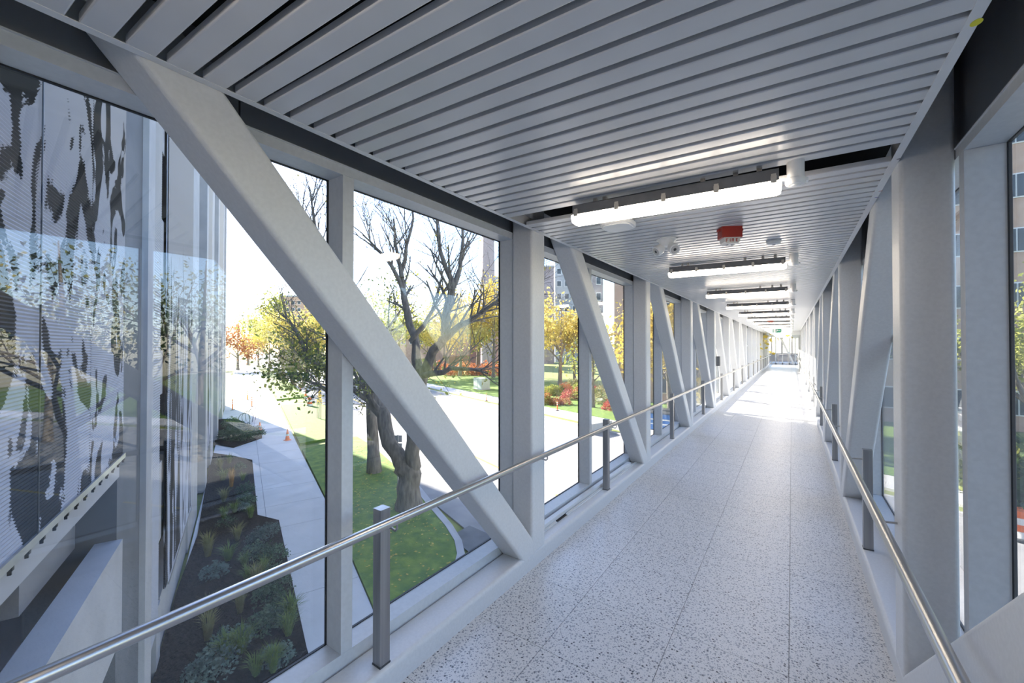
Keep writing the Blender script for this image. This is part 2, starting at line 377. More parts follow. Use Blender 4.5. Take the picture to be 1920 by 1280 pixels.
# ---- trusses
def beam_yz(mbx, x0, x1, pa, pb, w, ext=0.0):
    a = Vector((0, pa[0], pa[1])); b = Vector((0, pb[0], pb[1])); A = (b - a).normalized()
    B = A.cross(Vector((1, 0, 0))); cx = Vector(((x0 + x1) / 2, 0, 0))
    mbx.prism(rrect(abs(x1 - x0), w, 0.024), a + cx, b + cx, (1, 0, 0), B)
ncol = 7
for side in ('left', 'right'):
    xi, s, xg = mirror(side); xo = xi + s * WB; lo, hi = min(xi, xo), max(xi, xo)
    wall = empty('wall_' + side, (xi, 0, FL), kind='structure')
    wall['label'] = 'white steel truss along the %s side of the bridge' % side
    def add(name, mbx, matn, smooth=True):
        o = obj(name, mbx, M[matn], wall, False); o.location = (-xi, 0, -FL); return o
    c = MB(); cz = CT - 0.11; c.prism(rrect(WB, 0.22, 0.028, 6), ((lo+hi)/2, Y0, cz), ((lo+hi)/2, YE, cz), (1,0,0), (0,0,1)); add('bottom_chord', c, 'steel_paint')
    c = MB(); c.prism(rrect(WB, 0.20, 0.024), ((lo+hi)/2, Y0, ZC+1.62), ((lo+hi)/2, YE, ZC+1.62), (1,0,0), (0,0,1)); add('top_chord', c, 'steel_paint')
    cmesh = None
    for k in range(-1, 14):
        yc = C0 + PB * k
        if k == -1: yc = -0.35 if side == 'left' else -1.0
        if cmesh is None or k == 0:
            c = MB(); c.prism(rrect(WB, 0.21, 0.024), ((lo+hi)/2, 0, CT - 0.005), ((lo+hi)/2, 0, ZC + 1.56), (1,0,0), (0,1,0))
            cmesh = c.mesh('column'); cmesh.materials.append(M['steel_paint'])
        o = obj('column', cmesh, None, wall); o.location = (-xi, yc, -FL)
    # diagonals fall away from the camera
    for k in range(0, ncol):
        off = PB * k
        if side == 'right' and k == 0:
            pb = (2.657 - 0.10 * 0.63 + 0.16, ZC - 1.513 - 0.10 * 0.777 - 0.13); sl_ = 0.815
        else:
            pb = (2.80 + off, ZC - 1.69); sl_ = 1.145
        ztop = ZC + 1.56; pa = (pb[0] - (ztop - pb[1]) / sl_, ztop)
        c = MB(); beam_yz(c, lo + 0.001, hi - 0.001, pa, pb, WB - 0.006); add('diagonal', c, 'steel_paint')
    # cladding above the window heads
    for k in range(-1, 16):
        y0 = -2.2 if k == -1 else C0 + PB * (k - 1) + 1.0; y1 = C0 + PB * k + 1.0
        y1 = min(y1, YE)
        if y1 <= y0: continue
        c = MB(); x0 = xo + s * 0.035
        c.box(min(x0, x0 + s*0.12), max(x0, x0 + s*0.12), y0 + 0.004, y1 - 0.004, HEAD + 0.052, ZC + 1.74); add('spandrel_panel', c, 'spandrel', False)

# ---- windows: one per pane
wi = 0
for side in ('left', 'right'):
    xi, s, xg = mirror(side); xf = xi + s * WB     # inner face of the frames
    ym = [1.27 + 1.56 * j for j in range(0, 29)]
    if side == 'right': ym = [y - 0.115 for y in ym]
    ym = ([-0.62, 0.09] if side == 'left' else [-1.75, -0.40]) + ym
    for j in range(len(ym) - 1):
        wi += 1; ya, yb = ym[j], ym[j+1]; hw = 0.0325
        w = empty('window_%d' % wi, (xf, ya, SILL), kind='structure')
        w['label'] = 'tall fixed pane in a pale metal frame, number %d along the %s side' % (j + 1, side)
        def add(name, mbx, mt, sm=False):
            o = obj(name, mbx, M[mt], w, sm); o.location = (-xf, -ya, -SILL); return o
        X = lambda a, b: (min(xf + s*a, xf + s*b), max(xf + s*a, xf + s*b))
        dg = abs(xg - xf)
        c = MB(); c.box(*X(0, dg + 0.014), ya - hw, ya + hw, SILL + 0.001, HEAD - 0.001); add('mullion', c, 'frame_paint')
        if j == len(ym) - 2:
            c = MB(); c.box(*X(0, dg + 0.014), yb - hw, yb + hw, SILL + 0.001, HEAD - 0.001); add('mullion', c, 'frame_paint')
        c = MB(); c.box(*X(0, dg + 0.014), ya - hw, yb - hw, CT - 0.05, SILL); add('sill', c, 'frame_paint')
        c = MB(); c.box(*X(0, dg + 0.014), ya - hw, yb - hw, HEAD, HEAD + 0.05)
        c.box(*X(-0.006, 0.002), ya - hw, yb - hw, HEAD + 0.047, HEAD + 0.052); add('head', c, 'frame_paint')
        c = MB(); g = 0.005; a_, b_ = X(dg - 0.002, dg + 0.012)
        c.box(a_, b_, ya+hw, yb-hw, SILL, SILL+g); c.box(a_, b_, ya+hw, yb-hw, HEAD-g, HEAD)
        c.box(a_, b_, ya+hw, ya+hw+g, SILL+g, HEAD-g); c.box(a_, b_, yb-hw-g, yb-hw, SILL+g, HEAD-g); add('gasket', c, 'black_gasket')
        c = MB(); c.box(*X(dg, dg + 0.010), ya+hw+g, yb-hw-g, SILL+g, HEAD-g); add('pane', c, 'glass')
        if side == 'left' and ya > 21:
            c = MB(); c.box(*X(0, dg + 0.05), ya+hw, yb-hw, ZC - 0.03, ZC + 0.03); add('transom', c, 'frame_paint')

# ---- far end wall with a diagonal brace
endw = empty('window_%d' % (wi + 1), (XL, YE, FL), kind='structure'); endw['label'] = 'glazed end wall of the bridge with a white diagonal brace'
def adde(name, mbx, mt, sm=False):
    o = obj(name, mbx, M[mt], endw, sm); o.location = (-XL, -YE, -FL); return o
xs_ = [GL + 0.1, -1.30, -0.75, -0.20, 0.25, GR - 0.1]
for x in xs_:
    c = MB(); c.box(x - 0.04, x + 0.04, YE + 0.02, YE + 0.14, FL, CE + 0.3); adde('mullion', c, 'frame_paint')
c = MB(); c.box(GL, GR, YE + 0.02, YE + 0.16, FL - 0.1, FL + 0.12); adde('sill', c, 'frame_paint')
c = MB(); c.box(GL, GR, YE + 0.02, YE + 0.16, CE - 0.06, CE + 0.4); adde('head', c, 'frame_paint')
for a, b in zip(xs_[:-1], xs_[1:]):
    c = MB(); c.box(a + 0.04, b - 0.04, YE + 0.07, YE + 0.08, FL + 0.12, CE - 0.06); adde('pane', c, 'glass')
c = MB(); a = Vector((-0.95, YE - 0.12, CE)); b = Vector((0.15, YE - 0.12, FL)); A = (b - a).normalized()
c.prism(rrect(0.16, 0.16, 0.02), a, b, (0, 1, 0), A.cross(Vector((0, 1, 0)))); adde('diagonal', c, 'steel_paint', True)
c = MB(); c.tube([(-1.2, YE - 0.25, FL + 0.95), (0.44, YE - 0.25, FL + 0.95)], 0.02, 8)
for x in (-1.1, -0.3, 0.4): c.box(x - 0.02, x + 0.02, YE - 0.27, YE - 0.23, FL, FL + 0.95)
adde('guard_rail', c, 'stainless', True)
mb = MB(); mb.box(-6, 6, YE + 0.2, YE + 11, FL - 0.3, FL)
tag(obj('floor', mb, M['terrazzo']), 'pale lobby floor beyond the end glazing', kind='structure')
mb = MB(); mb.box(-6, 6, YE + 10.8, YE + 11.2, FL, FL + 0.9)
for x in range(-6, 7): mb.box(x - .05, x + .05, YE + 10.85, YE + 11.1, FL + 0.9, CE + 4)
mb.box(-6, -5.8, YE + 1.6, YE + 10.8, FL, CE + 4); mb.box(5.8, 6, YE + 1.6, YE + 10.8, FL, CE + 4)  # white side walls added to brighten the far end
tag(obj('wall_far', mb, M['plastic_white']), 'white glazed lobby wall beyond the end glazing', kind='structure')
# soffit box far along the right side
mb = MB(); mb.box(-0.02, XR - 0.002, 31.0, YE, ZC + 0.70, CE - 0.003)
tag(obj('trim_3', mb, M['trim_paint']), 'white dropped soffit box far along the right ceiling edge', kind='structure')
# unseen wall and door along the garage front, coloured dark to cut light
mb = MB()
pl = Vector((GL - 0.1, -0.80, 0)); pr_ = Vector((GR + 0.1, -1.92, 0)); dv = pr_ - pl
mb.obox((pl.x, pl.y, FL - 0.2), dv * 0.22, Vector((0, -0.15, 0)), (0, 0, 3.4)); mb.obox((pl.x + dv.x*0.78, pl.y + dv.y*0.78, FL - 0.2), dv * 0.22, Vector((0, -0.15, 0)), (0, 0, 3.4))
mb.obox((pl.x + dv.x*0.22, pl.y + dv.y*0.22, FL + 2.15), dv * 0.56, Vector((0, -0.15, 0)), (0, 0, 1.05))
tag(obj('wall_back', mb, M['concrete_grey']), 'concrete wall with the doorway behind the camera', kind='structure')
mb = MB(); mb.obox((pl.x + dv.x*0.22, pl.y + dv.y*0.22 - 0.05, FL), dv * 0.56, Vector((0, -0.06, 0)), (0, 0, 2.15))
tag(obj('door_1', mb, M['dark_metal']), 'dark metal door behind the camera', kind='structure')

# ---- handrails
RZ = ZC - 0.88
for side in ('left', 'right'):
    xr, xp, s = (-1.652, -1.742, -1) if side == 'left' else (0.356, 0.470, 1)
    y0p = 1.375 if side == 'left' else 1.27
    h = empty('handrail', (xp, y0p, CT), 'brushed steel tube handrail on square posts along the %s truss' % side, 'handrail')
    def add(name, mbx, mt, sm=True):
        o = obj(name, mbx, M[mt], h, sm); o.location = (-xp, -y0p, -CT); return o
    c = MB(); c.tube([(xr, -0.9 if side == 'left' else -1.2, RZ), (xr, 12, RZ), (xr, 26, RZ), (xr, YE - 0.6, RZ)], 0.0225, 20); add('rail', c, 'stainless')
    pm = None
    for k in range(0, 15):
        y = y0p + PB * k
        if y > YE - 1: break
        if pm is None:
            c = MB(); w = 0.031; cx = xp + s * w
            c.prism(rrect(2*w, 2*w, 0.003, 3), (cx, 0, CT - 0.002), (cx, 0, ZC - 0.846), (1,0,0), (0,1,0)); pm = c.mesh('post'); pm.materials.append(M['post_steel'])
            c = MB(); c.box(cx - w - 0.002, cx + w + 0.002, -w - 0.002, w + 0.002, CT - 0.001, CT + 0.008); fm = c.mesh('base_plate'); fm.materials.append(M['dark_metal'])
            c = MB(); zb = RZ - 0.05
            c.tube([(xp + s*0.004, 0, zb - 0.0), (xp - s*0.05, 0, zb - 0.004), (xr + s*0.012, 0, zb - 0.008), (xr, 0, zb + 0.004), (xr, 0, RZ - 0.02)], 0.006, 8); bm_ = c.mesh('bracket', True, 80); bm_.materials.append(M['stainless'])
            c = MB(); xc_ = XL if side == 'left' else XR
            c.tube([(xc_ + s*0.004, 0, zb), (xr + s*0.012, 0, zb - 0.006), (xr, 0, zb + 0.004), (xr, 0, RZ - 0.02)], 0.006, 8); bm2 = c.mesh('bracket', True, 80); bm2.materials.append(M['stainless'])
        o = obj('post', pm, None, h); o.location = (-xp, y - y0p, -CT)
        f = obj('base_plate', fm, None, o); f.location = (0, 0, 0)
        o = obj('bracket', bm_, None, h); o.location = (-xp, y - y0p, -CT)
        o = obj('bracket', bm2, None, h); o.location = (-xp, C0 + PB * k + 0.02 - y0p, -CT)

# ---- loose metal profiles on the left ledge
y0_, y1_ = 3.02, 5.55
t = MB(); x0 = -1.885; w_, hh = 0.05, 0.05
t.box(x0, x0 + w_, y0_, y1_, CT + 0.001, CT + 0.006); t.box(x0, x0 + w_, y0_, y1_, CT + hh - 0.005, CT + hh)
t.box(x0, x0 + 0.005, y0_, y1_, CT + 0.006, CT + hh - 0.005); t.box(x0 + w_ - 0.005, x0 + w_, y0_, y1_, CT + 0.006, CT + hh - 0.005)
e = empty('metal_tube', (x0, y0_, CT), 'hollow white rectangular metal tube lying along the left ledge', 'tube')
o = obj('tube_body', t, M['steel_paint'], e); o.location = (-x0, -y0_, -CT)
t = MB(); t.box(x0 + 0.006, x0 + w_ - 0.006, y0_ + 0.02, y0_ + 0.03, CT + 0.007, CT + hh - 0.006); o = obj('dark_end', t, M['black_gasket'], e); o.location = (-x0, -y0_, -CT)
e = empty('metal_strip', (-1.815, y0_ + 0.02, CT), 'thin jointed metal strip lying in front of the white tube on the left ledge', 'strip')
for nm, a, b, mt, dx, zt in (('channel', y0_ + 0.02, y0_ + 0.36, 'trim_paint', 0.0, 0.012), ('link', y0_ + 0.30, y0_ + 0.62, 'black_gasket', -0.006, 0.009), ('channel', y0_ + 0.56, 5.35, 'trim_paint', 0.004, 0.014), ('channel', 5.33, 5.75, 'trim_paint', -0.004, 0.010)):
    t = MB(); t.box(-1.832 + dx, -1.813 + dx, a, b, CT + 0.001, CT + zt); t.box(-1.832 + dx, -1.828 + dx, a, b, CT + zt, CT + zt + 0.006)
    o = obj(nm, t, M[mt], e); o.location = (1.815, -y0_ - 0.02, -CT)

# ---- ceiling lights
def make_light():
    r = empty('ceiling_light')
    Lx, Hx = 0.565, 0.045
    tp = [(-0.056, 0.010), (0.056, 0.010), (0.060, 0.004), (0.062, -0.052), (-0.062, -0.052), (-0.060, 0.004)]
    c = MB(); c.prism(tp[::-1], (-Lx + 0.012, 0, -0.022), (Lx - 0.012, 0, -0.022), (0, 1, 0), (0, 0, 1)); obj('body', c, M['fixture_grey'], r)
    dp = [(-0.060, -0.052), (-0.061, -0.062), (-0.054, -0.088), (-0.038, -0.101), (0.038, -0.101), (0.054, -0.088), (0.061, -0.062), (0.060, -0.052)]
    c = MB(); n = len(dp); o_ = []
    for x, k in ((-Lx, 0.86), (-Lx + 0.018, 1.0), (Lx - 0.018, 1.0), (Lx, 0.86)):
        o_ += [(x, a * k, -0.052 + (b + 0.052) * k - 0.022) for a, b in dp]
    fs = []
    for i in range(3):
        for j in range(n):
            fs.append((i*n + j, i*n + (j+1) % n, (i+1)*n + (j+1) % n, (i+1)*n + j))
    fs += [tuple(range(n - 1, -1, -1)), tuple(range(3*n, 4*n))]
    c.add(o_, fs); obj('diffuser', c, M['diffuser'], r)
    cm = None
    for x in (-0.53, -0.27, 0.0, 0.27, 0.53):
        for sy in (-1, 1):
            if cm is None:
                c = MB(); c.box(-0.011, 0.011, -0.003, 0.003, -0.022, 0.022); c.box(-0.013, -0.008, -0.006, 0.004, -0.024, 0.010); c.box(0.008, 0.013, -0.006, 0.004, -0.024, 0.010)
                c.box(-0.011, 0.011, -0.007, 0.0, -0.026, -0.020); cm = c.mesh('clip'); cm.materials.append(M['clip_steel'])
            o = obj('clip', cm, None, r); o.location = (x, sy * 0.064, -0.062)
            if sy > 0: o.rotation_euler = (0, 0, math.pi)
    for x in (-0.42, -0.36, 0.20, 0.36, 0.47):
        c = MB(); c.box(x - 0.012, x + 0.012, -0.012, 0.012, -0.014, 0.030); c.box(x - 0.022, x + 0.022, -0.03, 0.03, -0.014, -0.006); obj('hanger', c, M['clip_steel'], r)
    c = MB(); c.lathe([(0.036, -0.095), (0.043, -0.088), (0.045, -0.080), (0.045, -0.066), (0.038, -0.062), (0.038, 0.024)], (Lx + 0.062, 0, 0), 24)
    c.box(Lx - 0.012, Lx + 0.03, -0.012, 0.012, -0.06, -0.04); se = obj('motion_sensor', c, M['plastic_white'], r, True)
    c = MB(); c.lathe([(0.012, -0.100), (0.020, -0.0985), (0.020, -0.094)], (Lx + 0.062, 0, 0), 16); obj('sensor_lens', c, M['white_band'], se, True)
    c = MB(); c.box(Lx + 0.102, Lx + 0.114, -0.02, 0.02, -0.086, -0.070); obj('latch', c, M['plastic_white'], se)
    return r
L0 = make_light()
ordn = ['nearest', 'second', 'third', 'fourth', 'fifth', 'sixth', 'seventh', 'eighth', 'ninth', 'tenth', 'eleventh', 'twelfth', 'thirteenth', 'fourteenth', 'fifteenth', 'sixteenth', 'seventeenth', 'eighteenth']
for i in range(-1, 18):
    o = L0 if i == -1 else copy_tree(L0)
    y = 2.46 + 2.49 * i
    if y > YE - 1: break
    o.location = (-0.605, y, CE - 0.022); o.rotation_euler = (0, 0, rad(4.6))
    lab = 'linear ceiling light above the camera, outside the picture' if i < 0 else 'large nearest linear ceiling light in the slat gap with five clips' if i == 0 else '%s linear ceiling light along the slat ceiling, counted from the camera' % ordn[i]
    tag(o, lab, 'light', 'linear ceiling lights down the bridge')

# ---- ceiling devices
# access point
ax, ay = -1.06, 2.93
e = empty('access_point', (ax, ay, CE), 'white rounded square wireless access point under the nearest light', 'access point')
c = MB(); c.prism(rrect(0.23, 0.23, 0.07, 8), (0, 0, -0.05), (0, 0, -0.018), (1,0,0), (0,1,0))
c.prism(rrect(0.20, 0.20, 0.06, 8), (0, 0, -0.058), (0, 0, -0.05), (1,0,0), (0,1,0)); obj('cover', c, M['plastic_white'], e, True)
c = MB(); c.prism(rrect(0.16, 0.16, 0.03, 4), (0, 0, -0.018), (0, 0, 0.0), (1,0,0), (0,1,0)); c.box(0.10, 0.125, -0.06, -0.03, -0.018, -0.008); obj('mount', c, M['fixture_grey'], e)
# twin emergency light
e = empty('emergency_light', (-0.90, 3.70, CE), 'white twin head emergency light on the slat ceiling', 'light')
c = MB(); c.lathe([(0.045, -0.06), (0.055, -0.05), (0.066, -0.02), (0.085, -0.006), (0.085, 0.0)], (0, 0, 0), 24); obj('canopy', c, M['plastic_white'], e, True)
for sx in (-1, 1):
    d = Vector((sx * 0.55, -0.65, -0.52)).normalized(); p = Vector((sx * 0.055, -0.02, -0.085)); q = d.orthogonal()
    c = MB(); c.tube([(sx*0.03, 0, -0.045), p], 0.012, 8); c.tube([p - d*0.035, p - d*0.01, p + d*0.035, p + d*0.045], [0.028, 0.044, 0.048, 0.046], 18); hd = obj('lamp_head', c, M['plastic_white'], e, True)
    c = MB(); c.tube([p + d*0.0445, p + d*0.047], [0.037, 0.030], 18); c2 = obj('lamp_lens', c, M['lens_clear'], hd, True)
    c = MB(); c.tube([p + d*0.0468, p + d*0.049], [0.014, 0.010], 12); obj('bulb', c, M['dark_metal'], hd, True)
# fire strobes
def strobe():
    r = empty('fire_strobe')
    c = MB(); c.prism(rrect(0.155, 0.10, 0.008, 2), (0, 0, -0.085), (0, 0, 0), (1,0,0), (0,1,0))
    c.box(-0.092, -0.076, -0.02, 0.02, -0.03, -0.012); c.box(0.076, 0.092, -0.02, 0.02, -0.03, -0.012); obj('housing', c, M['fire_red'], r)
    c = MB(); pf = [(-0.06, -0.085), (0.06, -0.085), (0.056, -0.118), (0.04, -0.134), (-0.04, -0.134), (-0.056, -0.118)]
    c.prism(pf, (0, -0.045, 0), (0, 0.045, 0), (1,0,0), (0,0,1)); ln = obj('lens', c, M['lens_clear'], r)
    c = MB(); st = 0.0045
    def stroke(x, segs):
        for (a, b, cc, d) in segs: c.box(x + a, x + b, -0.0468, -0.0445, -0.120 + cc, -0.120 + d)
    stroke(-0.046, [(0, st, 0, .026), (0, .017, .0215, .026), (0, .013, .011, .0155)])
    stroke(-0.018, [(0, st, 0, .026)])
    stroke(-0.004, [(0, st, 0, .026), (0, .016, .0215, .026), (0, .016, .011, .0155), (.0115, .016, .0155, .0215), (.010, .0145, 0, .011)])
    stroke(0.026, [(0, st, 0, .026), (0, .017, .0215, .026), (0, .013, .011, .0155), (0, .017, 0, .0045)])
    obj('fire_lettering', c, M['fire_red'], ln)
    for x in (-0.02, 0.02):
        c = MB(); c.lathe([(0.004, -0.142), (0.009, -0.138), (0.010, -0.134)], (x, 0, 0), 10); obj('lens_stud', c, M['lens_clear'], ln)
    return r
s0 = strobe(); s0.location = (-0.40, 3.62, CE); s0.rotation_euler = (0, 0, rad(28)); tag(s0, 'red fire alarm strobe with clear lens near the second light', 'fire alarm', 'ceiling fire alarm strobes')
s1 = copy_tree(s0); s1.location = (-0.62, 16.9, CE); s1.scale = (1, 1, 1.1); tag(s1, 'small red fire alarm strobe far down the ceiling', 'fire alarm', 'ceiling fire alarm strobes')
e = empty('smoke_detector', (-0.13, 4.3, CE), 'flat white disc smoke detector before the second light', 'detector')
c = MB(); c.lathe([(0.035, -0.034), (0.048, -0.030), (0.053, -0.022), (0.053, -0.012), (0.060, -0.010), (0.060, 0)], (0,0,0), 24); obj('cover', c, M['plastic_white'], e, True)
c = MB(); c.lathe([(0.010, -0.037), (0.016, -0.034)], (0,0,0), 12); obj('test_button', c, M['fixture_grey'], e, True)
# exit sign
e = empty('exit_sign', (-0.62, 24.6, CE), 'green running man exit sign hung from the far ceiling', 'sign')
c = MB(); c.box(-0.19, 0.19, -0.025, 0.025, -0.27, -0.06); obj('case', c, M['plastic_white'], e)
c = MB(); c.box(-0.18, 0.18, -0.028, -0.024, -0.26, -0.07); obj('panel', c, M['sign_green'], e)
c = MB(); c.box(-0.15, -0.06, -0.031, -0.028, -0.25, -0.08); c.box(0.02, 0.14, -0.031, -0.028, -0.175, -0.155); c.box(0.0, 0.04, -0.031, -0.028, -0.195, -0.135); obj('pictogram', c, M['white_band'], e)
c = MB(); c.box(-0.008, 0.008, -0.031, -0.0285, -0.16, -0.11); c.box(-0.045, 0.03, -0.031, -0.0285, -0.135, -0.125); c.box(-0.04, -0.01, -0.031, -0.0285, -0.22, -0.16); obj('running_figure', c, M['white_band'], e)
c = MB(); c.box(-0.01, 0.01, -0.01, 0.01, -0.06, 0); obj('hanger', c, M['plastic_white'], e)
# call box on the fourth left column
e = empty('wall_box', (XL + 0.002, 12.42, ZC - 0.42), 'small grey control box on the fourth left column', 'box')
c = MB(); c.prism(rrect(0.09, 0.26, 0.012, 3), (0, -0.10, 0), (0, 0.02, 0), (1,0,0), (0,0,1)); o = obj('case', c, M['fixture_grey'], e); o.location = (0.05, 0, 0)
c = MB(); c.tube([(0.03, -0.02, -0.12), (0.03, -0.02, -0.8)], 0.009, 8); obj('conduit', c, M['galvanised'], e)
# stickers on the right ceiling trim
for nm, u, v, rx, ry, mt, lab in (('sticker', 1831, 42, 0.013, 0.017, 'sticker_yellow', 'yellow oval sticker on the right ceiling trim'),
                                ('screw_hole', 1685, 298, 0.008, 0.005, 'sticker_dark', 'dark screw hole in the right ceiling trim by the slat gap'),
                                ('sticker', 1651, 358, 0.010, 0.004, 'sticker_red', 'small orange mark on the right ceiling trim'),
                                ('sticker', 1644, 370, 0.010, 0.005, 'sticker_blue', 'small blue mark on the right ceiling trim')):
    p = G(u, v, CE - 0.0025); c = MB(); k = 18
    c.prism([(rx*math.cos(2*math.pi*i/k), ry*math.sin(2*math.pi*i/k)) for i in range(k)], (0, 0, -0.0006), (0, 0, 0), (1,0,0), (0,1,0))
    o = obj(nm, c, M[mt], loc=p); tag(o, lab, 'sticker')

# ================================================================== OUTSIDE
# ---- ground
mb = MB(); mb.poly([S(-90, -160), S(420, -160), S(420, 300), S(-90, 300)], -0.4, -0.06)
tag(obj('ground', mb, M['grass_far']), 'grassy ground around the street', kind='structure')
mb = MB(); mb.poly([S(-80, 6.8), S(400, 6.8), S(400, 23.2), S(-80, 23.2)], -0.3, 0.0)
road = obj('road', mb, M['asphalt']); tag(road, 'grey asphalt street crossing under the bridge', kind='structure')
c = MB()
for i in range(30):
    c.sbox(-40 + i*8, -40 + i*8 + 6, 11.6, 11.75, 0.0, 0.006)
obj('yellow_centre_line', c, M['yellow_line'], road)
pp = [G(885, 1040), G(925, 1005), G(880, 985), G(845, 1005)]
c = MB(); c.poly(pp, 0.0, 0.008); obj('asphalt_patch', c, M['asphalt_patch'], road)
mb = MB(); mb.poly([S(-80, 24.8), S(400, 24.8), S(400, 27.3), S(-80, 27.3)], -0.2, 0.06)
tag(obj('sidewalk', mb, M['paving']), 'pale pavement on the far side of the street', kind='structure')
mb = MB(); mb.poly([S(-80, 23.2), S(400, 23.2), S(400, 23.45), S(-80, 23.45)], -0.2, 0.14)
tag(obj('kerb', mb, M['concrete_light']), 'pale concrete kerb on the far side of the street', kind='structure')
mb = MB(); mb.poly([S(-80, -30), S(-2.5, -30), S(-2.5, 3.4), S(-80, 3.4)], -0.2, 0.07)
tag(obj('plaza', mb, M['paving']), 'pale paved forecourt on the right of the bridge', kind='structure')
mb = MB(); mb.poly([S(-80, 3.4), S(-6, 3.4), S(-6, 6.4), S(-80, 6.4)], -0.2, 0.1)
tag(obj('lawn', mb, M['grass']), 'grass strip between the forecourt and the street', kind='structure')
# sidewalk of slabs beside the garage
edge = [toS(G(u, v)) for u, v in ((760, 1290), (700, 1150), (615, 950), (560, 840), (520, 755), (500, 715))]
edge = [(-2.4, edge[0][1])] + edge + [(150.0, edge[-1][1] + 0.3)]
def redge(s):
    for (a, b), (c_, d) in zip(edge[:-1], edge[1:]):
        if a <= s <= c_: return b + (d - b) * (s - a) / (c_ - a)
    return edge[-1][1]
mb = MB(); q = [S(a, b) for a, b in edge]; mb.poly([S(-2.4, -1.3), S(150, -1.3)] + q[::-1], -0.2, 0.078)
sw = obj('sidewalk', mb, M['concrete_grey']); tag(sw, 'pale concrete sidewalk beside the garage', kind='structure')
s_ = -2.4
while s_ < 110:
    L = 2.4 if s_ < 60 else 5.0
    for i in range(2):
        a0, a1 = redge(s_), redge(s_ + L); f0, f1 = (0.0, 0.5) if i == 0 else (0.5, 1.0)
        nb = -1.3
        p = [S(s_ + .01, nb + (a0-nb)*f0 + .01), S(s_ + L - .01, nb + (a1-nb)*f0 + .01), S(s_ + L - .01, nb + (a1-nb)*f1 - .01), S(s_ + .01, nb + (a0-nb)*f1 - .01)]
        c = MB(); c.poly(p, 0.05, 0.09); obj('slab', c, M['paving'], sw)
    s_ += L
def lawn(name, px, label, z=0.12, matn='grass'):
    c = MB(); c.poly([G(u, v) for u, v in px], -0.1, z); return tag(obj(name, c, M[matn]), label, kind='structure')
lawnA = lawn('lawn', [(770, 1300), (700, 1146), (617, 950), (566, 845), (617, 833), (668, 820), (700, 840), (745, 880), (800, 950), (835, 992), (852, 1020), (857, 1045), (850, 1075), (835, 1110), (835, 1300)], 'shaded lawn around the forked tree trunk')
lawn('lawn', [(527, 761), (600, 757), (640, 775), (660, 812), (617, 824), (562, 834)], 'sunlit lawn between the two side paths')
lawn('lawn', [(502, 716), (540, 716), (578, 744), (519, 750)], 'small far sunlit lawn beside the sidewalk')
lawn('lawn', [(424, 716), (461, 712), (466, 750), (424, 752)], 'small sunlit lawn by the garage corner')
mb = MB(); kp = [(745, 880), (800, 950), (835, 992), (852, 1020), (857, 1045), (850, 1075), (835, 1110), (835, 1300)]
outer = [(757, 878), (812, 948), (848, 990), (866, 1020), (872, 1047), (865, 1080), (852, 1115), (852, 1300)]
mb.poly([G(u, v) for u, v in kp] + [G(u, v) for u, v in outer[::-1]], -0.1, 0.14)
tag(obj('kerb', mb, M['concrete_light']), 'curved concrete kerb round the shaded lawn', kind='structure')
mb = MB(); mb.poly([S(-80, 27.3), S(400, 27.3), S(400, 46), S(-80, 46)], -0.2, 0.1)
tag(obj('lawn', mb, M['grass']), 'sunny lawn across the street with the transformer', kind='structure')
bed = lawn('planting_bed', [(640, 1440), (575, 1225), (523, 981), (483, 971), (473, 866), (437, 858), (396, 852), (370, 1010), (330, 1120), (283, 1300), (230, 1440)], 'dark mulch planting bed beside the garage', 0.13, 'mulch')
bed2 = lawn('planting_bed', [(410, 788), (446, 789), (492, 812), (491, 824), (438, 842), (402, 836)], 'small mulch bed by the bicycle racks', 0.16, 'mulch')
def pts_in(poly, n, rng):
    xs = [p[0] for p in poly]; ys = [p[1] for p in poly]; out = []
    while len(out) < n:
        x = rng.uniform(min(xs), max(xs)); y = rng.uniform(min(ys), max(ys)); ins = False
        for i in range(len(poly)):
            (x1, y1), (x2, y2) = poly[i], poly[i-1]
            if (y1 > y) != (y2 > y) and x < (x2-x1)*(y-y1)/(y2-y1) + x1: ins = not ins
        if ins: out.append((x, y))
    return out
rng = random.Random(3)
c = MB()
for x, y in pts_in([G(u, v).xy for u, v in ((760, 1200), (700, 1130), (625, 940), (668, 826), (745, 885), (835, 995), (850, 1040), (835, 1110))], 520, rng):
    a = rng.uniform(0, 6.28); w = rng.uniform(0.03, 0.06); d1 = Vector((math.cos(a), math.sin(a), rng.uniform(-.2, .2))) * w; d2 = Vector((-math.sin(a), math.cos(a), rng.uniform(-.2, .2))) * w * 0.7
    o_ = Vector((x, y, 0.14)); c.add([o_ - d1, o_ + d2, o_ + d1, o_ - d2], [(0, 1, 2, 3)])
o = obj('fallen_leaves', c, M['leaf_gold']); tag(o, 'scattered yellow fallen leaves on the shaded lawn', 'leaves', kind='stuff')

# ---- parking garage
GN = -1.3; GTN = ZC + 13.5; GTF = ZC + 24.0; SW = 30.0  # unseen near top shaped lower to let sun onto the right side
def GTs(s): return GTN if s < SW else GTF
pg = empty('parking_garage', S(4, GN), 'pale concrete parking garage with printed metal screens beside the bridge', 'building')
base_pg = S(4, GN)
def addg(name, mbx, mt, parent=None, sm=False):
    o = obj(name, mbx, M[mt], parent or pg, sm)
    if parent is None: o.location = -base_pg
    return o
def ribs(s0, s1, n, z0, z1, pitch=0.028, dep=0.010):
    c = MB(); z = z0; vs = []; fs = []; k = 0
    while z < z1:
        for zz, nn in ((z, n), (z + pitch*0.5, n + dep)):
            vs += [S(s0, nn, zz), S(s1, nn, zz)]
        z += pitch
    for i in range(0, len(vs) - 2, 2): fs.append((i, i+1, i+3, i+2))
    c.add(vs, fs)
    c.sbox(s0, s1, n - 0.03, n - 0.012, z0, z1)
    return c
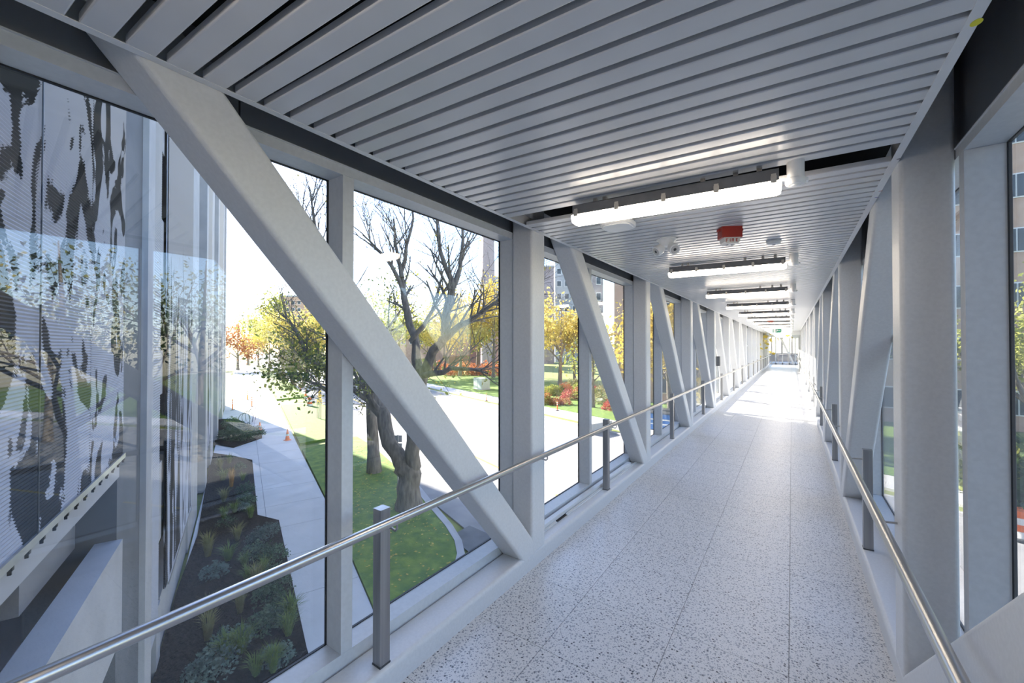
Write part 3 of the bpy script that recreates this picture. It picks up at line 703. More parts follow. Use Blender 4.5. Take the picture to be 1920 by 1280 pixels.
# core behind everything; near one coloured dark to stand for interior shade
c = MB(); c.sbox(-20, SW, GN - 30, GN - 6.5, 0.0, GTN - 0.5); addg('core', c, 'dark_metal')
c = MB(); c.sbox(SW, 54.3, GN - 30, GN - 0.3, 0.0, GTF - 0.5); addg('core', c, 'concrete_grey')
GT = GTN
c = MB(); c.sbox(54.3, 54.8, GN - 30, GN - 0.6, 0.0, GTF); addg('end_wall', c, 'concrete_light')
for i, z in enumerate((ZC - 3.72, ZC - 1.46, ZC + 1.6, ZC + 4.8, ZC + 8.0, ZC + 11.2, GTN - 0.02)):
    c = MB(); c.sbox(-20, SW, GN - 7, GN - 0.30, z - 0.28, z); addg('floor_slab', c, 'concrete_light')
zr = ZC - 1.46
# near screen, its slab edge, rail and clips
c = ribs(-3.0, 5.98, GN, zr, GT); addg('screen_panel', c, 'screen_print')
c = ribs(6.0, 7.45, GN, zr, GT, 0.020, 0.006); addg('screen_panel', c, 'screen_print')
c = MB(); c.sbox(-3, 7.5, GN - 0.42, GN - 0.04, ZC - 1.76, ZC - 1.30); addg('edge_beam', c, 'concrete_light')
c = MB(); c.sbox(-3, 7.45, GN - 0.03, GN + 0.03, zr - 0.035, zr); c.sbox(-3, 7.45, GN + 0.012, GN + 0.03, zr, zr + 0.025); rl = addg('screen_rail', c, 'galvanised')
for i in range(16):
    s0 = 3.4 + i * 0.27; c = MB(); c.sbox(s0, s0 + 0.03, GN - 0.02, GN + 0.02, zr - 0.075, zr - 0.034); c.sbox(s0 + 0.008, s0 + 0.022, GN - 0.008, GN + 0.012, zr - 0.105, zr - 0.07); addg('rail_clip', c, 'black_gasket', rl)
    bpy.data.objects[rl.name].children[-1].location = (0, 0, 0)
c = MB(); c.tube([S(4.62, GN + 0.022, zr), S(4.62, GN + 0.022, GT)], 0.006, 6); addg('cable', c, 'dark_metal')
c = MB(); c.sbox(-3, 7.5, GN - 0.27, GN, ZC - 3.9, ZC - 2.6); addg('parapet', c, 'concrete_light')
c = MB(); c.sbox(-3, 7.5, GN - 0.27, GN, 0, 1.0); addg('parapet', c, 'concrete_light')
c = MB(); c.sbox(5.9, 7.5, GN - 1.2, GN - 0.45, ZC - 2.6, ZC - 1.7); addg('stub_wall', c, 'concrete_grey')
# piers, fins and openings towards the far end
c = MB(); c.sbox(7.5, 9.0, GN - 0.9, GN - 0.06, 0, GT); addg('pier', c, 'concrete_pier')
c = MB(); c.sbox(9.0, 9.6, GN - 0.9, GN + 0.02, 0, GT); addg('fin', c, 'concrete_light')
c = ribs(9.6, 10.7, GN - 0.03, ZC - 5.6, GT, 0.05, 0.01); addg('mesh_panel', c, 'mesh_plain')
for z0, z1 in ((0, ZC-5.3), (ZC-4.0, ZC-2.4), (ZC-1.0, ZC-0.1), (ZC+1.4, ZC+2.6), (ZC+4.0, ZC+5.8), (ZC+7.2, GT)):
    c = MB(); c.sbox(10.7, 11.2, GN - 0.5, GN - 0.05, z0, z1); addg('spandrel_wall', c, 'concrete_light')
c = ribs(11.2, 16.6, GN + 0.02, ZC - 5.1, GT, 0.04, 0.012); addg('screen_panel', c, 'screen_print_far')
c = MB(); c.sbox(11.5, 16.6, GN - 0.02, GN + 0.05, ZC - 5.16, ZC - 5.1); addg('screen_rail', c, 'galvanised')
c = MB(); c.sbox(11.5, 16.6, GN - 0.5, GN - 0.1, 0, 1.2); addg('parapet', c, 'concrete_light')
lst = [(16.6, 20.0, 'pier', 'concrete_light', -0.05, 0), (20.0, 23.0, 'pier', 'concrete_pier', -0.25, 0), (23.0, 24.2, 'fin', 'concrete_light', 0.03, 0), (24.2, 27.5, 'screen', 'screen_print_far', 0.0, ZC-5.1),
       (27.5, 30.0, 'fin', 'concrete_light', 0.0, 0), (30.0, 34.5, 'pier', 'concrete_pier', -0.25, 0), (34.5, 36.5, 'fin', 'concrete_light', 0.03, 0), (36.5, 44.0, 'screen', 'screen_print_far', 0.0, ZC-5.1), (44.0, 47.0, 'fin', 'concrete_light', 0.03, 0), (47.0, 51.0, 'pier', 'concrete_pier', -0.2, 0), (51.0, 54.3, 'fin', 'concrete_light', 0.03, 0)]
for a, b, nm, mt, dn, z0 in lst:
    if nm == 'screen': addg('screen_panel', ribs(a, b, GN + dn, z0, GTs(a), 0.08, 0.02), mt)
    else:
        c = MB(); c.sbox(a, b, GN - 0.6, GN + dn, z0, GTs(a)); addg(nm, c, mt)
# wall lamps high on the piers
for s0, z in ((7.7, ZC + 4.2), (11.0, ZC + 6.6)):
    c = MB(); p = S(s0, GN + 0.06, z); c.lathe([(0.05, -0.09), (0.09, -0.06), (0.09, 0.06), (0.05, 0.08)], p, 14); addg('wall_lamp', c, 'dark_metal', None, True)

# ---- trees
def tree_branch(mb, p, d, r, L, lev, rng, tips, k=6, droop=0.0):
    n = 4; pts = [p.copy()]; rr = [r]; q = p.copy(); dd = d.copy()
    for i in range(n):
        dd = (dd + Vector((rng.uniform(-1, 1), rng.uniform(-1, 1), rng.uniform(-.6, .8) - droop)) * 0.16).normalized()
        q = q + dd * (L / n); pts.append(q.copy()); rr.append(max(0.007, r * (1 - 0.62 * (i + 1) / n)))
    mb.tube(pts, rr, k, cap=False)
    if lev == 0:
        tips += pts[1:]; return
    nb = 3 if lev > 1 else 4
    for i in range(nb):
        t = 0.35 + 0.65 * (i + rng.uniform(0, .6)) / nb; j = min(n - 1, int(t * n)); b = pts[j].lerp(pts[j+1], t * n - j)
        ax = dd.orthogonal().normalized(); ax.rotate(Matrix.Rotation(rng.uniform(0, 6.28), 3, dd))
        nd_ = (dd * rng.uniform(.55, .9) + ax * rng.uniform(.5, .85) + Vector((0, 0, 0.18))).normalized()
        tree_branch(mb, b, nd_, rr[j] * rng.uniform(.5, .65), L * rng.uniform(.55, .75), lev - 1, rng, tips, max(3, k - 1), droop)
    tips.append(pts[-1])
def leaves(tips, n, size, spread, rng):
    c = MB()
    for i in range(n):
        t = tips[rng.randrange(len(tips))]
        o_ = t + Vector((rng.gauss(0, spread), rng.gauss(0, spread), rng.gauss(0, spread * 0.8)))
        a = Vector((rng.uniform(-1, 1), rng.uniform(-1, 1), rng.uniform(-1, 1))).normalized(); b = a.orthogonal().normalized(); b.rotate(Matrix.Rotation(rng.uniform(0, 6.28), 3, a))
        w = size * rng.uniform(.6, 1.3)
        c.add([o_ - a*w, o_ + b*w*.6, o_ + a*w, o_ - b*w*.6], [(0, 1, 2, 3)])
    return c
def tree(pos, h, r, seed, label, leafm, nleaf, lsize, spread, lev=3, trunk_frac=0.3, width=1.0, group=None, bark='bark', nmain=5):
    rng = random.Random(seed); e = empty('tree', pos, label, 'tree', group)
    mb = MB(); tips = []; p = Vector((0, 0, -0.1)); th = h * trunk_frac
    lean = Vector((rng.uniform(-.05, .05), rng.uniform(-.05, .05), 1))
    pts = [p, p + lean*th*.3, p + lean*th*.7, p + lean*(th + .1), p + lean*h*.62, p + lean*h*.9]
    mb.tube(pts, [r*1.35, r, r*.9, r*.8, r*.4, r*.1], 9, cap=False)
    for i in range(nmain):
        a = 6.283 * i / nmain + rng.uniform(-.4, .4); f = rng.uniform(0.85, 1.7); up = rng.uniform(.55, 1.3)
        d = Vector((math.cos(a) * width, math.sin(a) * width, up)).normalized()
        tree_branch(mb, p + lean * th * f if f < 1.9 else p + lean*th, d, r * .45, h * rng.uniform(.30, .42), lev - 1, rng, tips)
    tips.append(p + lean*h*.9); tips.append(p + lean*h*.75)
    obj('trunk', mb, M[bark], e, True, angle=80)
    if nleaf: obj('foliage', leaves(tips, nleaf, lsize, spread, rng), M[leafm], e)
    return e

# the forked tree on the shaded lawn: limbs laid out as seen, at the distance of its root
B0 = G(768, 952, 0.12); d0 = (B0 - CAM).dot(Fw)
rng = random.Random(21); e = empty('tree', B0, 'large forked half bare tree on the shaded lawn', 'tree')
mb = MB(); tips = []
def limb(pix, k=8, twigs=0, lev=1, TL=1.9, tr=0.018):
    twigs = int(twigs * 1.7)
    pts = [P(u, v, d0 + dd) - B0 for u, v, dd, r in pix]; rr = [r for *_, r in pix]
    fine = []; fr = []
    for i in range(len(pts) - 1):
        for t in (0, .5):
            q = pts[i].lerp(pts[i+1], t)
            if t: q = q + Vector((rng.uniform(-1, 1), rng.uniform(-1, 1), rng.uniform(-1, 1))) * 0.12 * min(1, rr[i] * 5)
            fine.append(q); fr.append(rr[i] * (1-t) + rr[i+1] * t)
    fine.append(pts[-1]); fr.append(rr[-1]); mb.tube(fine, fr, k, cap=False)
    for i in range(twigs):
        j = int(len(fine) * (0.3 + 0.7 * i / max(1, twigs))); j = min(j, len(fine) - 2)
        b = fine[j]; dd = (fine[j+1] - fine[j]).normalized(); ax = dd.orthogonal().normalized(); ax.rotate(Matrix.Rotation(rng.uniform(0, 6.28), 3, dd))
        tree_branch(mb, b, (dd * .8 + ax * .7 + Vector((0, 0, .25))).normalized(), max(.026, fr[j] * .45), TL * rng.uniform(.6, 1.1), lev, rng, tips, 5)
limb([(768, 960, 0, .62), (767, 930, 0, .46), (768, 900, 0, .43), (766, 880, 0, .46), (760, 868, 0, .36)], 12)
limb([(764, 885, 0, .34), (745, 850, 0, .30), (722, 800, .2, .29), (705, 760, .4, .28), (690, 715, .5, .25), (665, 660, .6, .22), (640, 610, .8, .18), (610, 570, 1, .12), (580, 540, 1.2, .06)], 10, 9, 2)
limb([(768, 885, 0, .30), (772, 850, -.2, .29), (775, 800, -.3, .27), (782, 760, -.3, .26), (790, 710, -.3, .25), (788, 690, -.3, .24)], 10)
limb([(786, 700, -.3, .22), (780, 650, 0, .16), (768, 610, .3, .15), (758, 560, .5, .13), (752, 510, .8, .10), (762, 460, 1, .07), (775, 410, 1.2, .045), (770, 360, 1.3, .02)], 8, 8, 2)
limb([(756, 545, .5, .10), (735, 500, .2, .08), (705, 465, 0, .055), (680, 440, -.2, .03)], 7, 6, 2)
limb([(754, 520, .6, .09), (742, 460, 1, .06), (738, 410, 1.2, .035)], 6, 5, 1)
limb([(789, 700, -.3, .22), (805, 675, -.6, .19), (826, 645, -.9, .17), (834, 610, -1, .15), (840, 570, -1.1, .14), (848, 540, -1.1, .13), (835, 500, -1.2, .09), (822, 450, -1.3, .06), (815, 390, -1.4, .03)], 8, 8, 2)
limb([(848, 542, -1.1, .11), (862, 505, -.9, .085), (868, 450, -.8, .06), (862, 400, -.7, .04), (857, 365, -.7, .02)], 7, 7, 2)
limb([(826, 640, -.9, .15), (850, 620, -1.2, .13), (880, 602, -1.5, .10), (905, 585, -1.7, .08), (940, 560, -2, .05), (975, 540, -2.2, .025)], 8, 9, 2)
limb([(788, 702, -.3, .15), (812, 700, -.6, .12), (845, 690, -1, .09), (885, 692, -1.4, .06), (915, 700, -1.6, .03)], 7, 6, 1)
limb([(770, 640, 0, .11), (795, 610, -.2, .09), (815, 575, -.2, .06), (850, 520, 0, .03)], 6, 5, 1)
limb([(690, 720, .5, .17), (650, 715, .2, .12), (610, 730, 0, .09), (580, 715, -.2, .06), (552, 700, -.3, .03)], 7, 8, 2, 1.3)
limb([(660, 660, .6, .16), (625, 680, .3, .13), (598, 690, .2, .10), (575, 665, 0, .09), (560, 630, 0, .07), (545, 605, 0, .05), (530, 590, 0, .025)], 7, 9, 2, 1.3)
limb([(640, 610, .8, .12), (618, 540, .6, .09), (600, 470, .5, .07), (588, 410, .4, .05), (580, 350, .4, .025)], 7, 9, 2)
limb([(610, 500, .6, .07), (575, 440, .3, .05), (555, 390, .2, .025)], 6, 6, 1)
obj('trunk', mb, M['bark'], e, True, angle=80)
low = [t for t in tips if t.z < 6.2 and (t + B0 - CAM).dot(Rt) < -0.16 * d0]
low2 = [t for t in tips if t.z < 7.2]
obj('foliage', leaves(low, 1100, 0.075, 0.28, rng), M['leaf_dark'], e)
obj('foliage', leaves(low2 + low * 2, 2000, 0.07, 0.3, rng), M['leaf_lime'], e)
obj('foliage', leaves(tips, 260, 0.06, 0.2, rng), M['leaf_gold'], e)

tree(G(702, 884, 0.12), 9.5, 0.30, 4, 'slim straight trunk tree behind the forked tree', 'leaf_lime', 1500, 0.08, 0.4, 3, 0.42)
# street trees and far trees
def fartree(u, vb, vt, label, leafm, n=1600, seed=1, width=1.0, tf=.3, ls=None, bark='bark'):
    p = G(u, vb); d = (p - CAM).dot(Fw); h = (vb - vt) / F * d
    tree(p, h, max(.09, h * .022), seed, label, leafm, n, ls or h * .018, h * .055, 3, tf, width, bark=bark)
fartree(549, 723, 575, 'yellow green street tree above the far small lawn', 'leaf_yellow', 3200, 11, 1.1)
fartree(530, 712, 560, 'pale yellow tree behind the far small lawn', 'leaf_lime', 2600, 12, 1.0)
fartree(575, 715, 590, 'yellow street tree right of the far small lawn', 'leaf_yellow', 2600, 13, 1.1)
fartree(505, 697, 610, 'distant gold tree along the sidewalk', 'leaf_gold', 2000, 14, 1.2)
fartree(485, 688, 615, 'most distant pale tree at the end of the sidewalk', 'leaf_yellow', 1800, 15, 1.3)
fartree(446, 694, 588, 'rust red round tree beside the garage end', 'leaf_rust', 4200, 16, 1.5, .2)
fartree(465, 684, 590, 'bare pale tree behind the rust red tree', 'leaf_lime', 700, 17, 1.0, .3, None, 'bark_pale')
fartree(600, 742, 640, 'short green tree beside the street barrels', 'leaf_lime', 1500, 31, 1.2)
fartree(640, 712, 560, 'tall yellow tree behind the left mullion', 'leaf_yellow', 2200, 18, 1.0)
fartree(695, 712, 545, 'tall olive tree beyond the forked tree', 'leaf_lime', 2600, 19, 1.0)
fartree(745, 706, 570, 'olive yellow tree behind the forked tree', 'leaf_lime', 2600, 20, 1.2)
fartree(815, 704, 585, 'gold tree behind the transformer lawn', 'leaf_yellow', 2600, 22, 1.2)
fartree(862, 706, 560, 'bright gold tree left of the transformer box', 'leaf_gold', 3000, 23, 1.0)
fartree(895, 703, 540, 'tall gold tree behind the transformer box', 'leaf_gold', 3200, 24, .9)
fartree(925, 708, 565, 'gold tree right of the transformer box', 'leaf_yellow', 2800, 25, 1.0)
fartree(985, 706, 570, 'gold tree behind the first left column', 'leaf_yellow', 2000, 26, 1.0)
fartree(1050, 722, 540, 'tall bright yellow tree seen in the second bay', 'leaf_yellow', 4200, 27, .75, .2)
fartree(1078, 716, 590, 'yellow tree behind the second bay mullion', 'leaf_gold', 2400, 28, 1.0)
fartree(1112, 765, 610, 'slim green tree before the peach building', 'leaf_lime', 900, 29, .8)
fartree(1236, 778, 560, 'gold tree in the third bay behind the dumpsters', 'leaf_gold', 1800, 30, .9)
fartree(1258, 790, 540, 'orange yellow tree in the third bay', 'leaf_gold', 2200, 32, .9)
fartree(1303, 800, 530, 'orange yellow tree in the fourth bay', 'leaf_gold', 1800, 33, .9)
# right hand side
for i, (x, y, h, lm, n, lab) in enumerate(((9.5, 30, 11.5, 'leaf_lime', 5200, 'leafy green tree outside the right windows'), (14, 37, 10, 'leaf_lime', 3000, 'olive tree before the right peach building'),
        (19, 3.5, 12, 'leaf_dark', 2200, 'dark leaved tree across the right lawn'), (24, 9, 13, 'leaf_lime', 1500, 'sparse olive tree across the right lawn'), (16, 12.5, 11, 'leaf_dark', 1700, 'dark spreading tree beside the right street'),
        (31, -3, 13, 'leaf_yellow', 2500, 'yellow tree far across the right lawn'), (33, 16, 12, 'leaf_dark', 1800, 'dark tree far beyond the right street'), (38, 5, 12, 'leaf_yellow', 2200, 'pale yellow tree farthest to the right'))):
    tree(Vector((x, y, 0)), h, .24, 50 + i, lab, lm, n, .11, .5, 3, .28, 1.1)

# ---- shrubs, grasses
def shrub_mesh(seed, mt, w=.35, h=.4, n=420, ls=.035):
    rng = random.Random(seed); c = MB()
    for i in range(7):
        a = rng.uniform(0, 6.28); c.tube([(0, 0, -.02), (math.cos(a)*w*.4, math.sin(a)*w*.4, h*.5), (math.cos(a)*w*.8, math.sin(a)*w*.8, h*.8)], [.008, .006, .003], 4)
    for i in range(n):
        a = rng.uniform(0, 6.28); e_ = math.acos(rng.uniform(0, 1)); q = rng.uniform(.6, 1)
        o_ = Vector((math.cos(a)*math.sin(e_)*w*q, math.sin(a)*math.sin(e_)*w*q, .05 + math.cos(e_)*h*q * (.85 + .15*math.sin(3*a))))
        A = Vector((rng.uniform(-1,1), rng.uniform(-1,1), rng.uniform(-.3,1))).normalized(); B = A.orthogonal().normalized(); s_ = ls * rng.uniform(.6, 1.3)
        c.add([o_ - A*s_, o_ + B*s_*.5, o_ + A*s_, o_ - B*s_*.5], [(0,1,2,3)])
    me = c.mesh('foliage'); me.materials.append(M[mt]); return me
def grass_mesh(seed, mt, h=.6, n=110, spread=.35):
    rng = random.Random(seed); c = MB()
    for i in range(n):
        a = rng.uniform(0, 6.28); r0 = rng.uniform(0, .07); out = rng.uniform(.3, 1) * spread; hh = h * rng.uniform(.6, 1.1); w = .006
        d = Vector((math.cos(a), math.sin(a), 0)); t = Vector((-math.sin(a), math.cos(a), 0)) * w
        p0 = d*r0; p1 = d*(r0 + out*.35) + Vector((0,0,hh*.7)); p2 = d*(r0 + out) + Vector((0,0,hh*rng.uniform(.75, 1)))
        c.add([p0 - t, p0 + t, p1 + t, p1 - t, p2], [(0,1,2,3), (3,2,4)])
    me = c.mesh('blades'); me.materials.append(M[mt]); return me
kinds = {'s': ('shrub', 'low dark green shrub in the mulch bed', 'shrub', 'dark shrubs in the mulch bed', [shrub_mesh(1, 'leaf_shrub'), shrub_mesh(2, 'leaf_shrub', .42, .42)]),
         'b': ('shrub', 'pale blue green mounded shrub in the mulch bed', 'shrub', 'blue green shrubs in the mulch bed', [shrub_mesh(3, 'leaf_bluegreen', .32, .3), shrub_mesh(4, 'leaf_bluegreen', .4, .35)]),
         'g': ('grass_tuft', 'arching green grass tuft in the mulch bed', 'grass', 'green grass tufts in the mulch bed', [grass_mesh(5, 'blade_green'), grass_mesh(6, 'blade_green', .5)]),
         'y': ('grass_tuft', 'straw yellow ornamental grass tuft in the mulch bed', 'grass', 'straw grass tufts in the mulch bed', [grass_mesh(7, 'blade_straw'), grass_mesh(8, 'blade_straw', .75, 120, .3)]),
         'o': ('grass_tuft', 'bright orange upright grass plume in the mulch bed', 'grass', None, [grass_mesh(9, 'blade_orange', .9, 120, .2)])}
plants = [('b', 492, 1010), ('b', 505, 1000), ('b', 480, 1018), ('s', 500, 1040), ('s', 515, 1050), ('s', 500, 1128), ('s', 520, 1112), ('s', 512, 1090), ('s', 517, 1155), ('s', 530, 1165), ('s', 495, 1182), ('s', 508, 1172), ('s', 530, 1140),
          ('s', 460, 925), ('g', 455, 900), ('s', 450, 880), ('o', 434, 912), ('y', 445, 1012), ('y', 390, 1042), ('g', 428, 1050), ('b', 402, 1080), ('y', 450, 1148), ('g', 465, 1090), ('g', 458, 1060), ('y', 390, 1155), ('y', 390, 1198),
          ('g', 425, 1232), ('g', 452, 1222), ('g', 540, 1190), ('g', 545, 1160), ('g', 512, 1258), ('b', 380, 1268), ('b', 400, 1262), ('g', 420, 972), ('s', 425, 985), ('b', 432, 1215), ('g', 440, 960), ('s', 462, 945), ('g', 470, 970), ('y', 420, 940), ('b', 455, 955), ('s', 478, 1045), ('g', 418, 900), ('y', 412, 880), ('g', 430, 868), ('y', 480, 1100), ('g', 495, 1075), ('b', 520, 1240), ('g', 480, 1265)]
rng = random.Random(5)
for kd, u, v in plants:
    nm, lab, cat, grp, ms = kinds[kd]; me = ms[rng.randrange(len(ms))]
    o = obj(nm, me, None, loc=G(u, v, .13)); sc = rng.uniform(.85, 1.25); o.scale = (sc, sc, sc); o.rotation_euler = (0, 0, rng.uniform(0, 6.28)); tag(o, lab, cat, grp)
for u, v in ((432, 800), (442, 806), (452, 812), (466, 816), (480, 818), (440, 826), (425, 822), (455, 826)):
    o = obj('shrub', kinds['s'][4][1], None, loc=G(u, v, .16)); sc = rng.uniform(1.5, 2.0); o.scale = (sc, sc, sc*1.1); o.rotation_euler = (0, 0, rng.uniform(0, 6.28)); tag(o, 'feathery green shrub in the small bed by the bicycle racks', 'shrub', 'shrubs in the small bed')
# shrub border across the street
bm_l = [shrub_mesh(60 + i, mt, 1.0, 1.2, 700, .09) for i, mt in enumerate(('leaf_red', 'leaf_rust', 'blade_straw', 'leaf_lime', 'leaf_dark'))]
bl = ['red leaved shrub across the street', 'rust coloured shrub across the street', 'tan dry shrub across the street', 'yellow green shrub across the street', 'dark green shrub across the street']
for i in range(46):
    u = 1000 + i * 5.6 + rng.uniform(-4, 4); v = rng.uniform(732, 764) - 4 + max(0, (u - 1080)) * .22; k = rng.choice((0, 1, 2, 2, 3, 4))
    if u > 1208: continue
    p = G(u, v)
    if p.y > 44 and p.x > -20: continue
    o = obj('shrub', bm_l[k], None, loc=p); sc = rng.uniform(.8, 1.5); o.scale = (sc, sc, sc); o.rotation_euler = (0, 0, rng.uniform(0, 6.28)); tag(o, bl[k], 'shrub', bl[k] + 's')
for i in range(12):
    u = 935 - i * 22; p = G(u, 703 + rng.uniform(-3, 3)); k = rng.choice((1, 3, 4, 3)); o = obj('shrub', bm_l[k], None, loc=p); sc = rng.uniform(2, 3); o.scale = (sc, sc, sc); tag(o, 'large ' + bl[k].replace(' across the street', '') + ' behind the transformer lawn', 'shrub', 'large shrubs behind the transformer lawn ' + str(k))

def ordinal(i):
    w = ['nearest', 'second nearest', 'third nearest', 'fourth nearest', 'fifth nearest', 'sixth nearest', 'seventh nearest', 'eighth nearest', 'ninth nearest', 'tenth nearest', 'eleventh nearest', 'twelfth nearest', 'thirteenth nearest', 'fourteenth nearest', 'fifteenth nearest', 'sixteenth nearest']
    return w[i] if i < len(w) else '%dth nearest' % (i + 1)
for i, (x, y, k, sc) in enumerate(((8.2, 24.5, 4, 2.2), (9.6, 26.0, 4, 2.6), (7.6, 27.5, 3, 2.2), (10.8, 29.0, 4, 2.4))):
    o = obj('shrub', bm_l[k], None, loc=(x, y, 0)); o.scale = (sc, sc, sc * 1.2); tag(o, 'large dark bush outside the right windows', 'shrub', 'large bushes outside the right windows')
sets = {}
for o in list(C.objects):
    if o.parent is None and o.name.split('.')[0] in ('shrub', 'grass_tuft'): sets.setdefault(o['label'], []).append(o)
for lab, os_ in sets.items():
    if len(os_) < 2: continue
    os_.sort(key=lambda o: o.location.x ** 2 + o.location.y ** 2)
    for i, o in enumerate(os_): o['label'] = lab + ', ' + ordinal(i)
# ---- street furniture
def cone_post(u, v, lab, h=1.1, grp=None):
    p = G(u, v, .05); e = empty('traffic_post', p, lab, 'traffic post', grp)
    c = MB(); c.lathe([(.20, 0), (.20, .05), (.16, .08)], (0,0,0), 14); obj('base', c, M['dark_metal'], e, True)
    c = MB(); c.lathe([(.055, .07), (.05, h*.9), (.035, h)], (0,0,0), 12); obj('tube', c, M['orange'], e, True)
    for z in (.62, .8):
        c = MB(); c.lathe([(.057, h*z), (.056, h*z + .09)], (0,0,0), 12); obj('reflective_band', c, M['white_band'], e, True)
def cone(u, v, lab, h=.75):
    p = G(u, v, .09); e = empty('traffic_cone', p, lab, 'traffic cone', None)
    c = MB(); c.prism(rrect(.38, .38, .04), (0,0,0), (0,0,.04), (1,0,0), (0,1,0)); obj('base', c, M['orange'], e)
    c = MB(); c.lathe([(.14, .04), (.045, h*.92), (.03, h)], (0,0,0), 16); obj('body', c, M['orange'], e, True)
    c = MB(); c.lathe([(.103, h*.42), (.072, h*.66)], (0,0,0), 16); obj('reflective_band', c, M['white_band'], e, True)
def drum(u, v, lab, h=1.0):
    p = G(u, v, .05); e = empty('traffic_drum', p, lab, 'traffic drum')
    c = MB(); c.lathe([(.36, 0), (.36, .06), (.30, .09)], (0,0,0), 18); obj('base', c, M['dark_metal'], e, True)
    for i in range(4):
        c = MB(); r = .29 - i*.02; z = .09 + i*(h-.12)/4; c.lathe([(r, z), (r - .012, z + (h-.12)/4)], (0,0,0), 20); obj('band', c, M['orange' if i % 2 else 'white_band'], e, True)
    c = MB(); c.tube([(-.07, 0, h-.04), (-.05, 0, h+.06), (.05, 0, h+.06), (.07, 0, h-.04)], .015, 6); obj('handle', c, M['orange'], e, True)
cone_post(472, 763, 'slim orange post in the middle of the sidewalk'); cone_post(464, 750, 'slim orange post at the edge of the small lawn'); cone_post(436, 769, 'slim orange post against the garage wall')
cone(539, 825, 'small orange cone on the shaded sidewalk'); cone(487, 806, 'orange and white board cone beside the bicycle racks', .6)
cone(573, 742, 'orange cone on the street edge path'); drum(581, 762, 'orange striped drum on the side path'); cone_post(563, 730, 'orange post by the far street kerb')
cone_post(912, 752, 'small orange post below the transformer box', .9); cone_post(1045, 770, 'orange marker post on the far lawn in the second bay', 1.0); cone_post(805, 712, 'orange post beyond the forked tree', 1.0)
drum(1913, 1010, 'orange striped drum outside the right window'); drum(1256, 760, 'red and white drum in the third bay')
# second drum for the right side
p = Vector((12.0, 3.0, 0)); 
# bicycle racks
def hoop(u, v, lab, w=.8, h=.95):
    p = G(u, v, .09); e = empty('bicycle_rack', p, lab, 'bicycle rack', 'round hoop bicycle racks'); c = MB()
    c.tube([Dn*(-w/2*math.cos(a)) + Vector((0, 0, h*.5 + h*.5*math.sin(a))) if 0 <= a <= math.pi else Vector() for a in [math.pi*i/14 for i in range(15)]], .022, 8)
    c.tube([Dn*(-w/2) + Vector((0,0,h*.5)), Dn*(-w/2*.85)], .022, 8); c.tube([Dn*(w/2) + Vector((0,0,h*.5)), Dn*(w/2*.85)], .022, 8)
    obj('hoop', c, M['dark_metal'], e, True)
    c = MB()
    for q in (-1, 1): c.lathe([(.06, 0), (.06, .012)], Dn*(q*w/2*.85), 12)
    obj('foot_plate', c, M['galvanised'], e)
for i, (u, v) in enumerate(((458, 796), (464, 792), (470, 788), (476, 784))): hoop(u, v, 'dark round hoop bicycle rack, %s nearest the camera' % ('first', 'second', 'third', 'fourth')[i])
# young staked tree, street sign, transformer, low wall, blue bins
p = G(598, 784, .12); e = empty('young_tree', p, 'young staked tree on the sunlit lawn', 'tree')
c = MB(); c.tube([(0,0,-.05), (.02,0,1.2), (0,.03,2.2)], [.03, .025, .012], 6); obj('stem', c, M['bark_pale'], e, True)
for q in (-.3, .3): c = MB(); c.tube([(q,0,-.05), (q,0,1.6)], .025, 6); obj('stake', c, M['bark_pale'], e)
rng = random.Random(8); obj('foliage', leaves([Vector((rng.gauss(0,.15), rng.gauss(0,.15), rng.uniform(1.2, 2.4))) for _ in range(30)], 160, .06, .1, rng), M['leaf_gold'], e)
p = G(746, 930, .12); e = empty('street_sign', p, 'two small street sign plates on a thin pole beside the forked tree', 'sign')
dS = (p - CAM).dot(Fw); hS = (930 - 815) / F * dS
c = MB(); c.tube([(0,0,-.05), (0,0,hS)], .025, 8); obj('pole', c, M['galvanised'], e)
for z in (hS - .18, hS - .52): c = MB(); c.obox(Rt*-.16 + Vector((0,0,z - .14)) + Fw*.03, Rt*.32, Vector((Fw.x, Fw.y, 0))*.01, (0,0,.28)); obj('sign_plate', c, M['building_grey'], e)
p = G(903, 729, .1); e = empty('transformer_box', p, 'pale green transformer cabinet on the far lawn', 'cabinet')
c = MB(); c.obox(Ds*1.35 + Dn*-.8, Ds*-2.7, Dn*1.6, (0,0,.12)); obj('base_pad', c, M['concrete_light'], e)
c = MB(); c.obox(Ds*1.25 + Dn*-.7 + Vector((0,0,.12)), Ds*-2.5, Dn*1.4, (0,0,1.45)); obj('cabinet', c, M['transformer_green'], e)
c = MB(); c.obox(Ds*1.3 + Dn*-.75 + Vector((0,0,1.57)), Ds*-2.6, Dn*1.5, (0,0,.07)); obj('lid', c, M['transformer_green'], e)
for q in (-.62, .62): c = MB(); c.obox(Ds*(q+.56) + Dn*-.72 + Vector((0,0,.2)), Ds*-1.12, Dn*.02, (0,0,1.25)); obj('door', c, M['transformer_green'], e)
a, b = G(1107, 815, 0), G(1148, 806, 0); dv = b - a
e = empty('low_wall', a, 'low curved stone wall at the far pavement edge', 'wall')
for i in range(6): c = MB(); c.obox(dv*(i/6) + Vector((0,0,0)), dv*(1/6.2), dv.cross(Vector((0,0,1))).normalized()*-.4, (0,0,.75)); obj('stone', c, M['concrete_light'], e)
